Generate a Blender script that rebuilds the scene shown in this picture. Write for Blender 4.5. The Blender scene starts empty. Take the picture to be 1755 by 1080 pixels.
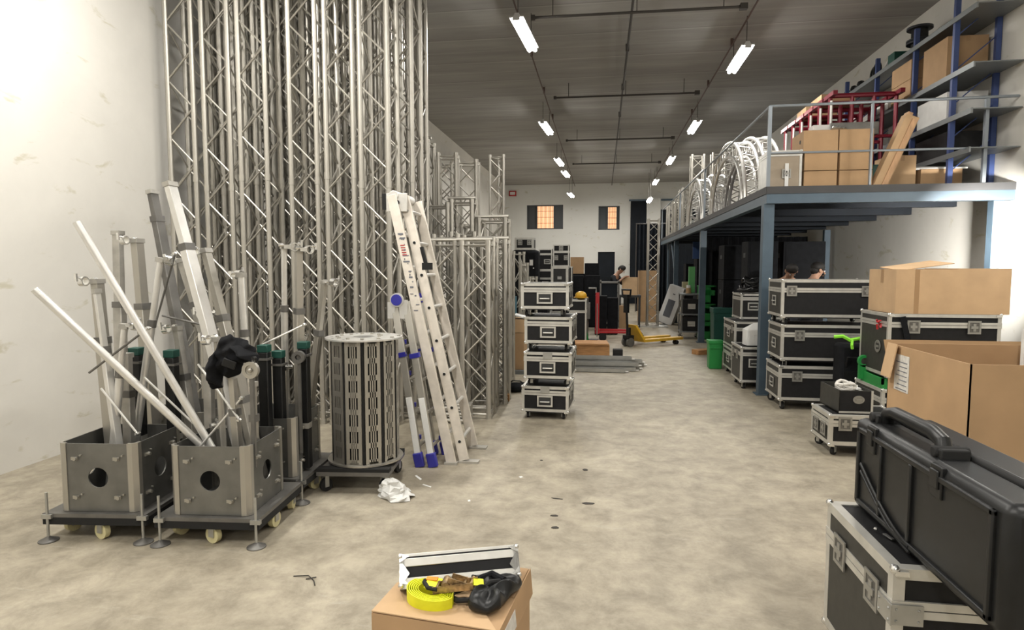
import bpy, bmesh, math, random
from mathutils import Vector, Matrix
R = math.radians
random.seed(7)
SC = bpy.context.scene
COL = SC.collection

# ------------------------------------------------------------------ camera
cam_d = bpy.data.cameras.new('camera'); cam_d.sensor_width = 36.0
cam_d.lens = 36.0*1060/1755; cam_d.clip_start = 0.05; cam_d.clip_end = 200
cam = bpy.data.objects.new('camera', cam_d); COL.objects.link(cam)
cam.location = (0, 0, 1.65)
cam.rotation_euler = (R(90-4.316), 0, R(8.27))
SC.camera = cam
# ------------------------------------------------------------------ world and exposure
w = bpy.data.worlds.new('world'); SC.world = w; w.use_nodes = True
w.node_tree.nodes['Background'].inputs[0].default_value = (0.55, 0.6, 0.7, 1)
w.node_tree.nodes['Background'].inputs[1].default_value = 0.05
SC.view_settings.view_transform = 'Standard'
SC.view_settings.look = 'None'
SC.view_settings.gamma = 1.0
SC.view_settings.use_curve_mapping = False
SC.view_settings.exposure = 0.0
SC.cycles.max_bounces = 8
SC.cycles.diffuse_bounces = 6
SC.cycles.glossy_bounces = 3
SC.cycles.transmission_bounces = 3
SC.cycles.transparent_max_bounces = 4
SC.cycles.caustics_reflective = False
SC.cycles.caustics_refractive = False
SC.cycles.sample_clamp_indirect = 4.0
SC.cycles.use_denoising = True
# hall dimensions
XL, XR, YB, YF, H = -4.75, 4.9, 29.5, -16.0, 5.6
LAMP_W = 73.0        # watts of every ceiling lamp
# every ceiling lamp: x, y, z
LAMPS = [(-1.17, 9.37, 5.1), (-1.4, 15.5, 5.1), (-1.42, 20.4, 5.1), (-1.36, 23.0, 5.1), (-1.36, 26.8, 4.78),
         (2.21, 10.95, 5.1), (2.19, 15.9, 5.1), (2.13, 20.6, 5.1), (2.08, 25.6, 5.1), (1.88, 26.0, 4.42),
         (-1.17, 4.2, 5.1), (2.21, 5.6, 5.1), (-1.17, -0.8, 5.1), (2.21, 0.4, 5.1), (-3.3, 3.9, 5.2), (-3.3, -0.6, 5.2),  # last two battens here are added beside the rows to brighten the left wall
         (-1.17, -6.2, 5.1), (2.21, -4.6, 5.1), (-1.17, -11.4, 5.1), (2.21, -9.8, 5.1)]

# ------------------------------------------------------------------ materials
def mat(name, col, rough=0.6, metal=0.0, noise=0.0, nscale=8.0, bump=0.0, spec=0.5, stretch=None, emit=None):
    m = bpy.data.materials.new(name); m.use_nodes = True
    nt = m.node_tree; b = nt.nodes['Principled BSDF']
    c = (*col, 1)
    b.inputs['Base Color'].default_value = c
    b.inputs['Roughness'].default_value = rough
    b.inputs['Metallic'].default_value = metal
    b.inputs['Specular IOR Level'].default_value = spec
    if emit:
        b.inputs['Emission Color'].default_value = (*emit[0], 1); b.inputs['Emission Strength'].default_value = emit[1]
    if noise or bump:
        tc = nt.nodes.new('ShaderNodeTexCoord'); mp = nt.nodes.new('ShaderNodeMapping')
        nt.links.new(tc.outputs['Object'], mp.inputs[0])
        if stretch: mp.inputs['Scale'].default_value = stretch
        n = nt.nodes.new('ShaderNodeTexNoise'); n.inputs['Scale'].default_value = nscale
        n.inputs['Detail'].default_value = 5; nt.links.new(mp.outputs[0], n.inputs['Vector'])
        r = nt.nodes.new('ShaderNodeValToRGB')
        r.color_ramp.elements[0].position = 0.3; r.color_ramp.elements[1].position = 0.7
        r.color_ramp.elements[0].color = tuple(max(0, x*(1-noise)) for x in col)+(1,)
        r.color_ramp.elements[1].color = tuple(min(1, x*(1+noise)) for x in col)+(1,)
        nt.links.new(n.outputs['Fac'], r.inputs[0]); nt.links.new(r.outputs[0], b.inputs['Base Color'])
        if bump:
            bp = nt.nodes.new('ShaderNodeBump'); bp.inputs['Strength'].default_value = bump; bp.inputs['Distance'].default_value = 0.01
            nt.links.new(n.outputs['Fac'], bp.inputs['Height']); nt.links.new(bp.outputs[0], b.inputs['Normal'])
    return m

M = dict(
    alu=mat('raw_aluminium', (0.45, 0.43, 0.385), 0.42, 0.75, 0.05, 3),
    alu_worn=mat('worn_aluminium', (0.45, 0.435, 0.40), 0.5, 0.6, 0.2, 9),
    alu_bright=mat('bright_aluminium', (0.75, 0.74, 0.71), 0.35, 0.6, 0.06, 12),
    alu_dull=mat('dull_grey_metal', (0.17, 0.165, 0.155), 0.5, 0.6, 0.2, 7),
    plate=mat('galvanised_plate', (0.2, 0.2, 0.19), 0.42, 0.75, 0.2, 6),
    edge=mat('case_edge_aluminium', (0.62, 0.61, 0.57), 0.4, 0.6, 0.1, 10),
    latchm=mat('latch_zinc', (0.36, 0.355, 0.33), 0.4, 0.7),
    chrome=mat('chrome', (0.8, 0.8, 0.78), 0.2, 0.9),
    steel=mat('zinc_steel', (0.45, 0.45, 0.43), 0.4, 0.8, 0.1, 10),
    laddr=mat('beige_ladder_aluminium', (0.66, 0.61, 0.54), 0.5, 0.3, 0.1, 14),
    black=mat('black_case_laminate', (0.009, 0.009, 0.01), 0.6, 0, 0.25, 20, spec=0.3),
    grphite=mat('grey_case_laminate', (0.034, 0.033, 0.029), 0.5, 0, 0.2, 20, spec=0.35),
    blackp=mat('black_plastic', (0.01, 0.0105, 0.011), 0.38, 0, 0.2, 20, spec=0.35),
    blackc=mat('black_cloth', (0.007, 0.0075, 0.009), 0.9, 0, 0.3, 12, 0.3, spec=0.2),
    rubber=mat('dark_rubber', (0.016, 0.016, 0.016), 0.8, spec=0.3),
    dark=mat('recess_dark', (0.03, 0.03, 0.03), 0.7),
    card=mat('brown_cardboard', (0.42, 0.27, 0.145), 0.85, 0, 0.08, 5),
    card2=mat('pale_cardboard', (0.52, 0.35, 0.2), 0.85, 0, 0.08, 5),
    cardin=mat('cardboard_inside', (0.36, 0.23, 0.12), 0.9, 0, 0.1, 5),
    tape=mat('packing_tape', (0.36, 0.22, 0.11), 0.3),
    wood=mat('brown_wood', (0.42, 0.22, 0.09), 0.7, 0, 0.25, 5, 0, 0.4, (1, 8, 8)),
    woodp=mat('pale_timber', (0.52, 0.32, 0.18), 0.7, 0, 0.15, 5, 0, 0.4, (6, 6, 1)),
    ply=mat('beige_laminate', (0.33, 0.27, 0.2), 0.6, 0, 0.08, 6),
    white=mat('white_plastic', (0.75, 0.75, 0.73), 0.5),
    whitebox=mat('white_carton', (0.9, 0.9, 0.9), 0.6),
    lgreen=mat('pale_green_plastic', (0.12, 0.4, 0.14), 0.5),
    paper=mat('white_paper', (0.72, 0.72, 0.7), 0.8, 0, 0.05, 8),
    label=mat('paper_label', (0.62, 0.6, 0.56), 0.8, 0, 0.15, 40),
    ink=mat('grey_print', (0.16, 0.17, 0.2), 0.7),
    bluegrey=mat('blue_grey_paint', (0.07, 0.105, 0.14), 0.45, 0.1, 0.1, 5),
    deckdark=mat('dark_deck_edge', (0.04, 0.04, 0.042), 0.6, 0, 0.1, 5),
    rackblue=mat('rack_blue_paint', (0.05, 0.08, 0.22), 0.4, 0.1),
    rackgrey=mat('rack_grey_steel', (0.2, 0.215, 0.22), 0.45, 0.4),
    railgrey=mat('rail_grey_steel', (0.25, 0.28, 0.31), 0.4, 0.4),
    red=mat('red_paint', (0.42, 0.02, 0.025), 0.4),
    dred=mat('dark_red_steel', (0.2, 0.01, 0.025), 0.35, 0.2),
    yellow=mat('yellow_paint', (0.62, 0.36, 0.03), 0.4, 0, 0.1, 8),
    neon=mat('fluorescent_yellow', (0.75, 0.78, 0.02), 0.55, 0, 0.06, 30),
    lime=mat('lime_fabric', (0.3, 0.85, 0.05), 0.6),
    green=mat('bright_green_plastic', (0.015, 0.22, 0.045), 0.45),
    dgreen=mat('dark_green_plastic', (0.01, 0.13, 0.07), 0.5),
    teal=mat('dark_teal_plastic', (0.006, 0.06, 0.045), 0.5),
    blue=mat('blue_plastic', (0.03, 0.03, 0.3), 0.4),
    cream=mat('cream_nylon', (0.62, 0.57, 0.33), 0.4),
    brass=mat('zinc_yellow_steel', (0.35, 0.24, 0.12), 0.35, 0.7, 0.5, 60),
    orange=mat('orange_label', (0.8, 0.25, 0.02), 0.6),
    skin=mat('skin', (0.42, 0.24, 0.16), 0.6),
    hair=mat('dark_hair', (0.012, 0.01, 0.009), 0.7),
    shirt=mat('dark_shirt', (0.015, 0.016, 0.02), 0.9),
    jeans=mat('dark_trousers', (0.02, 0.022, 0.03), 0.9),
    glass=mat('window_pane', (0.06, 0.07, 0.08), 0.15),
    slate=mat('dark_blue_panel', (0.007, 0.01, 0.015), 0.7, 0, 0.2, 3, spec=0.25),
    shut=mat('grey_window_shutter', (0.06, 0.065, 0.07), 0.5),
    conduit=mat('dark_conduit', (0.05, 0.045, 0.042), 0.6),
    redbr=mat('reddish_brown_conduit', (0.1, 0.06, 0.05), 0.6),
    lamp=mat('lamp_diffuser', (1, 1, 1), 0.5, emit=((1.0, 0.965, 0.9), 34.0)),
    lampbox=mat('lamp_housing', (0.6, 0.6, 0.6), 0.5),
    spool=mat('black_spool', (0.02, 0.022, 0.03), 0.5),
    debris=mat('dark_scrap', (0.035, 0.03, 0.025), 0.8),
)

def tex_mat(name):
    m = bpy.data.materials.new(name); m.use_nodes = True
    nt = m.node_tree
    return m, nt, nt.nodes['Principled BSDF'], nt.nodes.new, nt.links.new

def ramp(new, a, b, ca, cb):
    r = new('ShaderNodeValToRGB'); e = r.color_ramp.elements
    e[0].position = a; e[1].position = b; e[0].color = (*ca, 1); e[1].color = (*cb, 1)
    return r

def mixc(new, link, fac, a, b, mode='MIX'):
    x = new('ShaderNodeMix'); x.data_type = 'RGBA'; x.blend_type = mode
    for inp, v in ((0, fac), (6, a), (7, b)):
        if hasattr(v, 'links') or hasattr(v, 'is_linked'): link(v, x.inputs[inp])
        elif inp == 0: x.inputs[0].default_value = v
        else: x.inputs[inp].default_value = (*v, 1)
    return x.outputs[2]

def noise(new, link, vec, scale, detail=6, rough=0.6, dist=0.0):
    n = new('ShaderNodeTexNoise'); n.inputs['Scale'].default_value = scale; n.inputs['Detail'].default_value = detail
    n.inputs['Roughness'].default_value = rough; n.inputs['Distortion'].default_value = dist
    link(vec, n.inputs['Vector']); return n.outputs['Fac']

def floor_material():
    m, nt, b, new, link = tex_mat('worn_concrete_floor')
    tc = new('ShaderNodeTexCoord'); v = tc.outputs['Object']
    n1 = noise(new, link, v, 0.9, 10, 0.68, 0.15); n2 = noise(new, link, v, 4.0, 12, 0.75, 0.25); n3 = noise(new, link, v, 0.35, 4)
    r1 = ramp(new, 0.33, 0.66, (0.27, 0.235, 0.175), (0.43, 0.385, 0.3)); link(n1, r1.inputs[0])
    r2 = ramp(new, 0.36, 0.62, (0.5, 0.49, 0.475), (1.08, 1.08, 1.08)); link(n2, r2.inputs[0])
    c = mixc(new, link, 0.75, r1.outputs[0], r2.outputs[0], 'MULTIPLY')
    # rust-brown and dark worn patches
    r3 = ramp(new, 0.62, 0.74, (0, 0, 0), (1, 1, 1)); n4 = noise(new, link, v, 1.7, 10, 0.72, 0.3); link(n4, r3.inputs[0])
    mm = new('ShaderNodeMath'); mm.operation = 'MULTIPLY'; mm.inputs[1].default_value = 0.5; link(r3.outputs[0], mm.inputs[0])
    c = mixc(new, link, mm.outputs[0], c, (0.17, 0.13, 0.09))
    # thin light scratches
    mp = new('ShaderNodeMapping'); mp.inputs['Scale'].default_value = (1.2, 7, 1); mp.inputs['Rotation'].default_value = (0, 0, 0.5); link(v, mp.inputs[0])
    n5 = noise(new, link, mp.outputs[0], 2.2, 10, 0.78, 0.5)
    r5 = ramp(new, 0.58, 0.68, (0, 0, 0), (0.35, 0.35, 0.35)); link(n5, r5.inputs[0])
    c = mixc(new, link, r5.outputs[0], c, (0.46, 0.43, 0.37))
    link(c, b.inputs['Base Color'])
    rr = new('ShaderNodeMapRange'); rr.inputs['To Min'].default_value = 0.38; rr.inputs['To Max'].default_value = 0.7; link(n1, rr.inputs['Value']); link(rr.outputs[0], b.inputs['Roughness'])
    bp = new('ShaderNodeBump'); bp.inputs['Strength'].default_value = 0.25; bp.inputs['Distance'].default_value = 0.01; link(n2, bp.inputs['Height']); link(bp.outputs[0], b.inputs['Normal'])
    return m

def wall_material(name, col, dirt=0.12):
    m, nt, b, new, link = tex_mat(name)
    tc = new('ShaderNodeTexCoord'); v = tc.outputs['Object']
    r1 = ramp(new, 0.35, 0.7, tuple(x*(1-dirt) for x in col), col); link(noise(new, link, v, 0.8, 6, 0.6, 0.4), r1.inputs[0])
    r2 = ramp(new, 0.62, 0.7, (0, 0, 0), (0.45, 0.45, 0.45)); mp = new('ShaderNodeMapping'); mp.inputs['Scale'].default_value = (1, 1, 2.5); mp.inputs['Rotation'].default_value = (0.6, 0, 0); link(v, mp.inputs[0])
    link(noise(new, link, mp.outputs[0], 2.4, 5, 0.6, 0.5), r2.inputs[0])
    c = mixc(new, link, r2.outputs[0], r1.outputs[0], (0.42, 0.38, 0.22))
    link(c, b.inputs['Base Color']); b.inputs['Roughness'].default_value = 0.85
    bp = new('ShaderNodeBump'); bp.inputs['Strength'].default_value = 0.15; bp.inputs['Distance'].default_value = 0.01
    link(noise(new, link, v, 6, 5), bp.inputs['Height']); link(bp.outputs[0], b.inputs['Normal'])
    return m

def ceiling_material():
    m, nt, b, new, link = tex_mat('precast_concrete_ceiling')
    tc = new('ShaderNodeTexCoord'); v = tc.outputs['Object']
    sp = new('ShaderNodeSeparateXYZ'); link(v, sp.inputs[0])
    # joints between the precast slabs, one every 1.2 m
    d = new('ShaderNodeMath'); d.operation = 'DIVIDE'; d.inputs[1].default_value = 1.2; link(sp.outputs[1], d.inputs[0])
    f = new('ShaderNodeMath'); f.operation = 'FRACT'; link(d.outputs[0], f.inputs[0])
    r = new('ShaderNodeValToRGB'); e = r.color_ramp.elements
    e[0].position = 0.0; e[0].color = (0.2, 0.195, 0.185, 1); e[1].position = 0.03; e[1].color = (0.47, 0.46, 0.44, 1)
    for p, c in ((0.07, 0.36), (0.5, 0.37), (0.53, 0.42), (0.56, 0.36), (0.97, 0.35)):
        k = e.new(p); k.color = (c, c*0.975, c*0.93, 1)
    link(f.outputs[0], r.inputs[0])
    mp = new('ShaderNodeMapping'); mp.inputs['Scale'].default_value = (0.3, 2, 1); link(v, mp.inputs[0])
    r2 = ramp(new, 0.3, 0.7, (0.8, 0.8, 0.8), (1.1, 1.1, 1.1)); link(noise(new, link, mp.outputs[0], 1.5, 6), r2.inputs[0])
    link(mixc(new, link, 1.0, r.outputs[0], r2.outputs[0], 'MULTIPLY'), b.inputs['Base Color'])
    b.inputs['Roughness'].default_value = 0.9
    return m

def window_material():
    m, nt, b, new, link = tex_mat('lit_orange_window')
    tc = new('ShaderNodeTexCoord'); sp = new('ShaderNodeSeparateXYZ'); link(tc.outputs['Object'], sp.inputs[0])
    # vertical drapery folds and two faint rails behind the glass
    w1 = new('ShaderNodeTexWave'); w1.inputs['Scale'].default_value = 3.2; w1.inputs['Distortion'].default_value = 1.5; w1.inputs['Detail'].default_value = 1; link(tc.outputs['Object'], w1.inputs['Vector'])
    r = ramp(new, 0.0, 1.0, (0.85, 0.42, 0.2), (1.0, 0.68, 0.42)); link(w1.outputs['Fac'], r.inputs[0])
    link(r.outputs[0], b.inputs['Base Color']); link(r.outputs[0], b.inputs['Emission Color']); b.inputs['Emission Strength'].default_value = 0.85
    return m
M['floor'] = floor_material()
M['wall'] = wall_material('white_plaster', (0.74, 0.72, 0.67))
M['wallb'] = wall_material('white_plaster_far', (0.74, 0.74, 0.71), 0.05)
M['ceil'] = ceiling_material()
M['litwin'] = window_material()

# ------------------------------------------------------------------ mesh helpers
class MB:
    def __init__(s): s.v = []; s.f = []; s.T = None
    def add(s, vs, fs):
        n = len(s.v)
        if s.T is not None: vs = [s.T @ Vector(p) for p in vs]
        s.v += [tuple(p) for p in vs]; s.f += [tuple(n+i for i in f) for f in fs]; return s
    def bx(s, x0, y0, z0, x1, y1, z1):
        vs = [(x0,y0,z0),(x1,y0,z0),(x1,y1,z0),(x0,y1,z0),(x0,y0,z1),(x1,y0,z1),(x1,y1,z1),(x0,y1,z1)]
        return s.add(vs, [(0,3,2,1),(4,5,6,7),(0,1,5,4),(1,2,6,5),(2,3,7,6),(3,0,4,7)])
    def rbx(s, c, size, rot):            # rotated box: rot = Euler degrees
        T = s.T; m = Matrix.Translation(c) @ Matrix.Rotation(R(rot[2]),4,'Z') @ Matrix.Rotation(R(rot[1]),4,'Y') @ Matrix.Rotation(R(rot[0]),4,'X')
        s.T = m if T is None else T @ m
        a, b, d = (q/2 for q in size); s.bx(-a,-b,-d,a,b,d); s.T = T; return s
    def tube(s, p, q, r, n=8, r2=None, cap=True):
        p = Vector(p); q = Vector(q); d = (q-p)
        if d.length < 1e-6: return s
        d.normalize(); u = d.orthogonal().normalized(); w_ = d.cross(u); r2 = r if r2 is None else r2
        vs = []
        for (o, rr) in ((p, r), (q, r2)):
            for i in range(n):
                a = 2*math.pi*i/n; vs.append(o + u*math.cos(a)*rr + w_*math.sin(a)*rr)
        fs = [(i, (i+1) % n, n+(i+1) % n, n+i) for i in range(n)]
        if cap: fs += [tuple(range(n-1, -1, -1)), tuple(range(n, 2*n))]
        return s.add(vs, fs)
    def path(s, pts, r, n=8):
        pts = [Vector(p) for p in pts]; rings = []; up = None
        for i, p in enumerate(pts):
            d = (pts[min(i+1, len(pts)-1)]-pts[max(i-1, 0)]).normalized()
            if up is None: up = d.orthogonal().normalized()
            up = (up-d*up.dot(d)).normalized(); w_ = d.cross(up)
            rings.append([p+up*math.cos(2*math.pi*k/n)*r+w_*math.sin(2*math.pi*k/n)*r for k in range(n)])
        vs = [q for g in rings for q in g]; m = len(pts)
        fs = [(i*n+k, i*n+(k+1) % n, (i+1)*n+(k+1) % n, (i+1)*n+k) for i in range(m-1) for k in range(n)]
        fs += [tuple(range(n-1, -1, -1)), tuple((m-1)*n+k for k in range(n))]
        return s.add(vs, fs)
    def prism(s, poly, a, b, axis='z'):   # polygon extruded along an axis
        def P(u, v, t): return {'z': (u, v, t), 'y': (u, t, v), 'x': (t, u, v)}[axis]
        n = len(poly); vs = [P(u, v, a) for u, v in poly]+[P(u, v, b) for u, v in poly]
        fs = [(i, (i+1) % n, n+(i+1) % n, n+i) for i in range(n)]+[tuple(range(n-1, -1, -1)), tuple(range(n, 2*n))]
        return s.add(vs, fs)
    def lathe(s, prof, n=20, c=(0, 0, 0)):
        vs = [(c[0]+r*math.cos(2*math.pi*k/n), c[1]+r*math.sin(2*math.pi*k/n), c[2]+z) for r, z in prof for k in range(n)]
        m = len(prof); fs = [(i*n+k, i*n+(k+1) % n, (i+1)*n+(k+1) % n, (i+1)*n+k) for i in range(m-1) for k in range(n)]
        fs += [tuple(range(n-1, -1, -1)), tuple((m-1)*n+k for k in range(n))]
        return s.add(vs, fs)
    def ball(s, c, r, n=10, sc=(1, 1, 1)):
        vs = []; fs = []; m = max(4, n//2)
        for i in range(1, m):
            t = math.pi*i/m
            for k in range(n):
                a = 2*math.pi*k/n; vs.append((c[0]+r*sc[0]*math.sin(t)*math.cos(a), c[1]+r*sc[1]*math.sin(t)*math.sin(a), c[2]+r*sc[2]*math.cos(t)))
        top = len(vs); vs.append((c[0], c[1], c[2]+r*sc[2])); vs.append((c[0], c[1], c[2]-r*sc[2]))
        for i in range(m-2):
            for k in range(n): fs.append((i*n+k, (i+1)*n+k, (i+1)*n+(k+1) % n, i*n+(k+1) % n))
        for k in range(n): fs.append((top, k, (k+1) % n)); fs.append((top+1, (m-2)*n+(k+1) % n, (m-2)*n+k))
        return s.add(vs, fs)
    def ring(s, c, ro, ri, t0, t1, axis='z', n=24):   # flat washer
        def P(a, r, t):
            u, v = r*math.cos(a), r*math.sin(a)
            return {'z': (c[0]+u, c[1]+v, c[2]+t), 'y': (c[0]+u, c[1]+t, c[2]+v), 'x': (c[0]+t, c[1]+u, c[2]+v)}[axis]
        vs = []
        for r, t in ((ro, t0), (ro, t1), (ri, t1), (ri, t0)):
            vs += [P(2*math.pi*k/n, r, t) for k in range(n)]
        fs = [(i*n+k, i*n+(k+1) % n, ((i+1) % 4)*n+(k+1) % n, ((i+1) % 4)*n+k) for i in range(4) for k in range(n)]
        return s.add(vs, fs)
    def plate_hole(s, x0, z0, x1, z1, hr, t0, t1, axis='y', n=32):   # rectangular plate with a round hole in its middle
        cx, cz = (x0+x1)/2, (z0+z1)/2; o = []; h = []
        for k in range(n):
            a = 2*math.pi*k/n+math.pi/4; ca, sa = math.cos(a), math.sin(a); m = max(abs(ca), abs(sa))
            o.append((cx+ca/m*(x1-x0)/2, cz+sa/m*(z1-z0)/2)); h.append((cx+ca*hr, cz+sa*hr))
        def P(u, v, t): return {'y': (u, t, v), 'x': (t, u, v), 'z': (u, v, t)}[axis]
        vs = [P(*p, t) for t in (t0, t1) for p in o] + [P(*p, t) for t in (t0, t1) for p in h]
        fs = []
        for k in range(n):
            j = (k+1) % n
            fs += [(k, j, 2*n+j, 2*n+k), (n+k, 3*n+k, 3*n+j, n+j), (k, n+k, n+j, j), (2*n+k, 2*n+j, 3*n+j, 3*n+k)]
        return s.add(vs, fs)
    def mesh(s, name, m, smooth=True):
        me = bpy.data.meshes.new(name); me.from_pydata(s.v, [], s.f)
        bm = bmesh.new(); bm.from_mesh(me); bmesh.ops.recalc_face_normals(bm, faces=bm.faces); bm.to_mesh(me); bm.free()
        me.materials.append(M[m] if isinstance(m, str) else m)
        if smooth:
            me.polygons.foreach_set('use_smooth', [True]*len(me.polygons)); me.set_sharp_from_angle(angle=R(35))
        return me
    def build(s, name, m, parent=None, label=None, bevel=0, smooth=True):
        o = bpy.data.objects.new(name, s.mesh(name, m, smooth)); COL.objects.link(o)
        if parent is not None: o.parent = parent
        if label: o['label'] = label
        if bevel:
            b = o.modifiers.new('bevel', 'BEVEL'); b.width = bevel; b.segments = 2; b.limit_method = 'ANGLE'
        return o

def thing(name, label, cat, loc=(0, 0, 0), rz=0, group=None):
    o = bpy.data.objects.new(name, None); COL.objects.link(o); o.empty_display_size = 0.1
    o.location = loc; o.rotation_euler = (0, 0, R(rz)); o['label'] = label; o['category'] = cat
    if group: o['group'] = group
    return o
def tag(o, label, cat, loc=None, rz=None, group=None):
    o['label'] = label; o['category'] = cat
    if loc is not None: o.location = loc
    if rz is not None: o.rotation_euler = (0, 0, R(rz))
    if group: o['group'] = group
    return o
def struct(o): o['kind'] = 'structure'; return o
KIDS = {}
def share(o, name, me, loc=(0, 0, 0), rot=(0, 0, 0), label=None):      # one more child with shared mesh data
    c = bpy.data.objects.new(name, me); COL.objects.link(c); c.parent = o
    c.location = loc; c.rotation_euler = rot
    if label: c['label'] = label
    return c
def dup(root, loc, rot, label, group=None):
    r = root.copy(); COL.objects.link(r); r.location = loc; r.rotation_euler = rot; r['label'] = label
    if group: r['group'] = group
    for ch in list(root.children):
        c = ch.copy(); COL.objects.link(c); c.parent = r
        for g in ch.children:
            d = g.copy(); COL.objects.link(d); d.parent = c
    return r

# ------------------------------------------------------------------ the hall
def hall():
    struct(MB().bx(XL-0.2, YF-0.2, -0.2, XR+0.2, YB+0.2, 0).build('floor', 'floor'))
    struct(MB().bx(XL-0.2, YF-0.2, H, XR+0.2, YB+0.2, H+0.2).build('ceiling', 'ceil'))
    struct(MB().bx(XL-0.2, YF-0.2, 0, XL, YB+0.2, H).build('wall_left', 'wall'))
    struct(MB().bx(XR, YF-0.2, 0, XR+0.2, YB+0.2, H).build('wall_right', 'wall'))
    struct(MB().bx(XL, YF-0.2, 0, XR, YF, H).build('wall_front', 'wall'))
    # back wall with two window openings and a doorway
    W = [(-3.57, -1.85, 3.5, 4.64), (-0.2, 0.78, 3.45, 4.55)]; D = (-0.2, 0.58, 0, 2.42)
    b = MB(); xs = sorted({XL, XR, -3.57, -1.85, -0.2, 0.58, 0.78}); zs = sorted({0, 2.42, 3.45, 3.5, 4.55, 4.64, H})
    for i in range(len(xs)-1):
        for j in range(len(zs)-1):
            cx, cz = (xs[i]+xs[i+1])/2, (zs[j]+zs[j+1])/2
            if any(a < cx < c and d < cz < e for a, c, d, e in W+[D]): continue
            b.bx(xs[i], YB, zs[j], xs[i+1], YB+0.2, zs[j+1])
    struct(b.build('wall_back', 'wallb', smooth=False))
    # windows: shuttered left and right with a lit orange middle; frame in the opening
    def win(n, x0, x1, z0, z1, lit, panes):
        t = MB()
        for a in ((x0, z0, x1, z0+0.05), (x0, z1-0.05, x1, z1), (x0, z0, x0+0.05, z1), (x1-0.05, z0, x1, z1)):
            t.bx(a[0], YB+0.02, a[1], a[2], YB+0.1, a[3])
        for a in lit: t.bx(a-0.025, YB+0.03, z0, a+0.025, YB+0.1, z1)
        o = struct(t.build(n, 'shut'))
        for a, c, m_, nm in panes:
            MB().bx(a, YB+0.12, z0, c, YB+0.14, z1).build(nm, m_, o)
        g = MB()
        for k in range(1, 4):
            g.bx(lit[0], YB+0.09, z0+(z1-z0)*k/4-0.008, lit[-1], YB+0.11, z0+(z1-z0)*k/4+0.008)
        for k in range(1, 4): g.bx(lit[0]+(lit[-1]-lit[0])*k/4-0.008, YB+0.09, z0, lit[0]+(lit[-1]-lit[0])*k/4+0.008, YB+0.11, z1)
        g.build('window_bar', 'wood', o)
    win('window_1', -3.57, -1.85, 3.5, 4.64, [-3.1, -2.28], [(-3.57, -3.1, 'shut', 'shutter'), (-3.1, -2.28, 'litwin', 'pane'), (-2.28, -1.85, 'shut', 'shutter')])
    win('window_2', -0.2, 0.78, 3.45, 4.55, [0.22, 0.66], [(-0.2, 0.22, 'glass', 'pane'), (0.22, 0.66, 'litwin', 'pane'), (0.66, 0.78, 'shut', 'shutter')])
    d = struct(MB().bx(-0.2, YB+0.05, 0, 0.58, YB+0.1, 2.42).build('door_1', 'slate')); 
    f = MB().bx(-0.27, YB-0.03, 0, -0.2, YB+0.12, 2.49).bx(0.58, YB-0.03, 0, 0.65, YB+0.12, 2.49).bx(-0.2, YB-0.03, 2.42, 0.58, YB+0.12, 2.49)
    f.build('door_frame', 'wallb', d)
    MB().tube((0.48, YB+0.05, 1.0), (0.48, YB-0.01, 1.0), 0.012).tube((0.48, YB-0.01, 1.0), (0.38, YB-0.01, 1.0), 0.01).build('door_handle', 'steel', d)
    # tall dark sliding doors at the back right, a pier between them
    o = struct(MB().bx(1.28, YB-0.06, 0, 2.15, YB-0.01, 4.75).build('door_2', 'slate'))
    r = MB()
    for k in range(1, 6): r.bx(1.28+0.145*k-0.01, YB-0.075, 0.02, 1.28+0.145*k+0.01, YB-0.06, 4.7)
    r.build('door_rib', 'slate', o)
    MB().bx(1.2, YB-0.1, 4.75, 4.8, YB-0.01, 4.83).build('door_rail', 'bluegrey', o)
    struct(MB().bx(2.0, YB-0.25, 3.55, 2.62, YB, 4.85).build('trim_1', 'wallb'))
    o = struct(MB().bx(2.62, YB-0.06, 0, 4.8, YB-0.01, 4.35).build('door_3', 'slate'))
    r = MB()
    for k in range(1, 14): r.bx(2.62+0.155*k-0.01, YB-0.075, 0.02, 2.62+0.155*k+0.01, YB-0.06, 4.3)
    r.build('door_rib', 'slate', o)
    # the cove where the left wall meets the ceiling
    struct(MB().prism([(XL, H-0.22), (XL+0.12, H), (XL, H)], YF, YB, 'y').build('trim_2', 'wall'))
hall()

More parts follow.
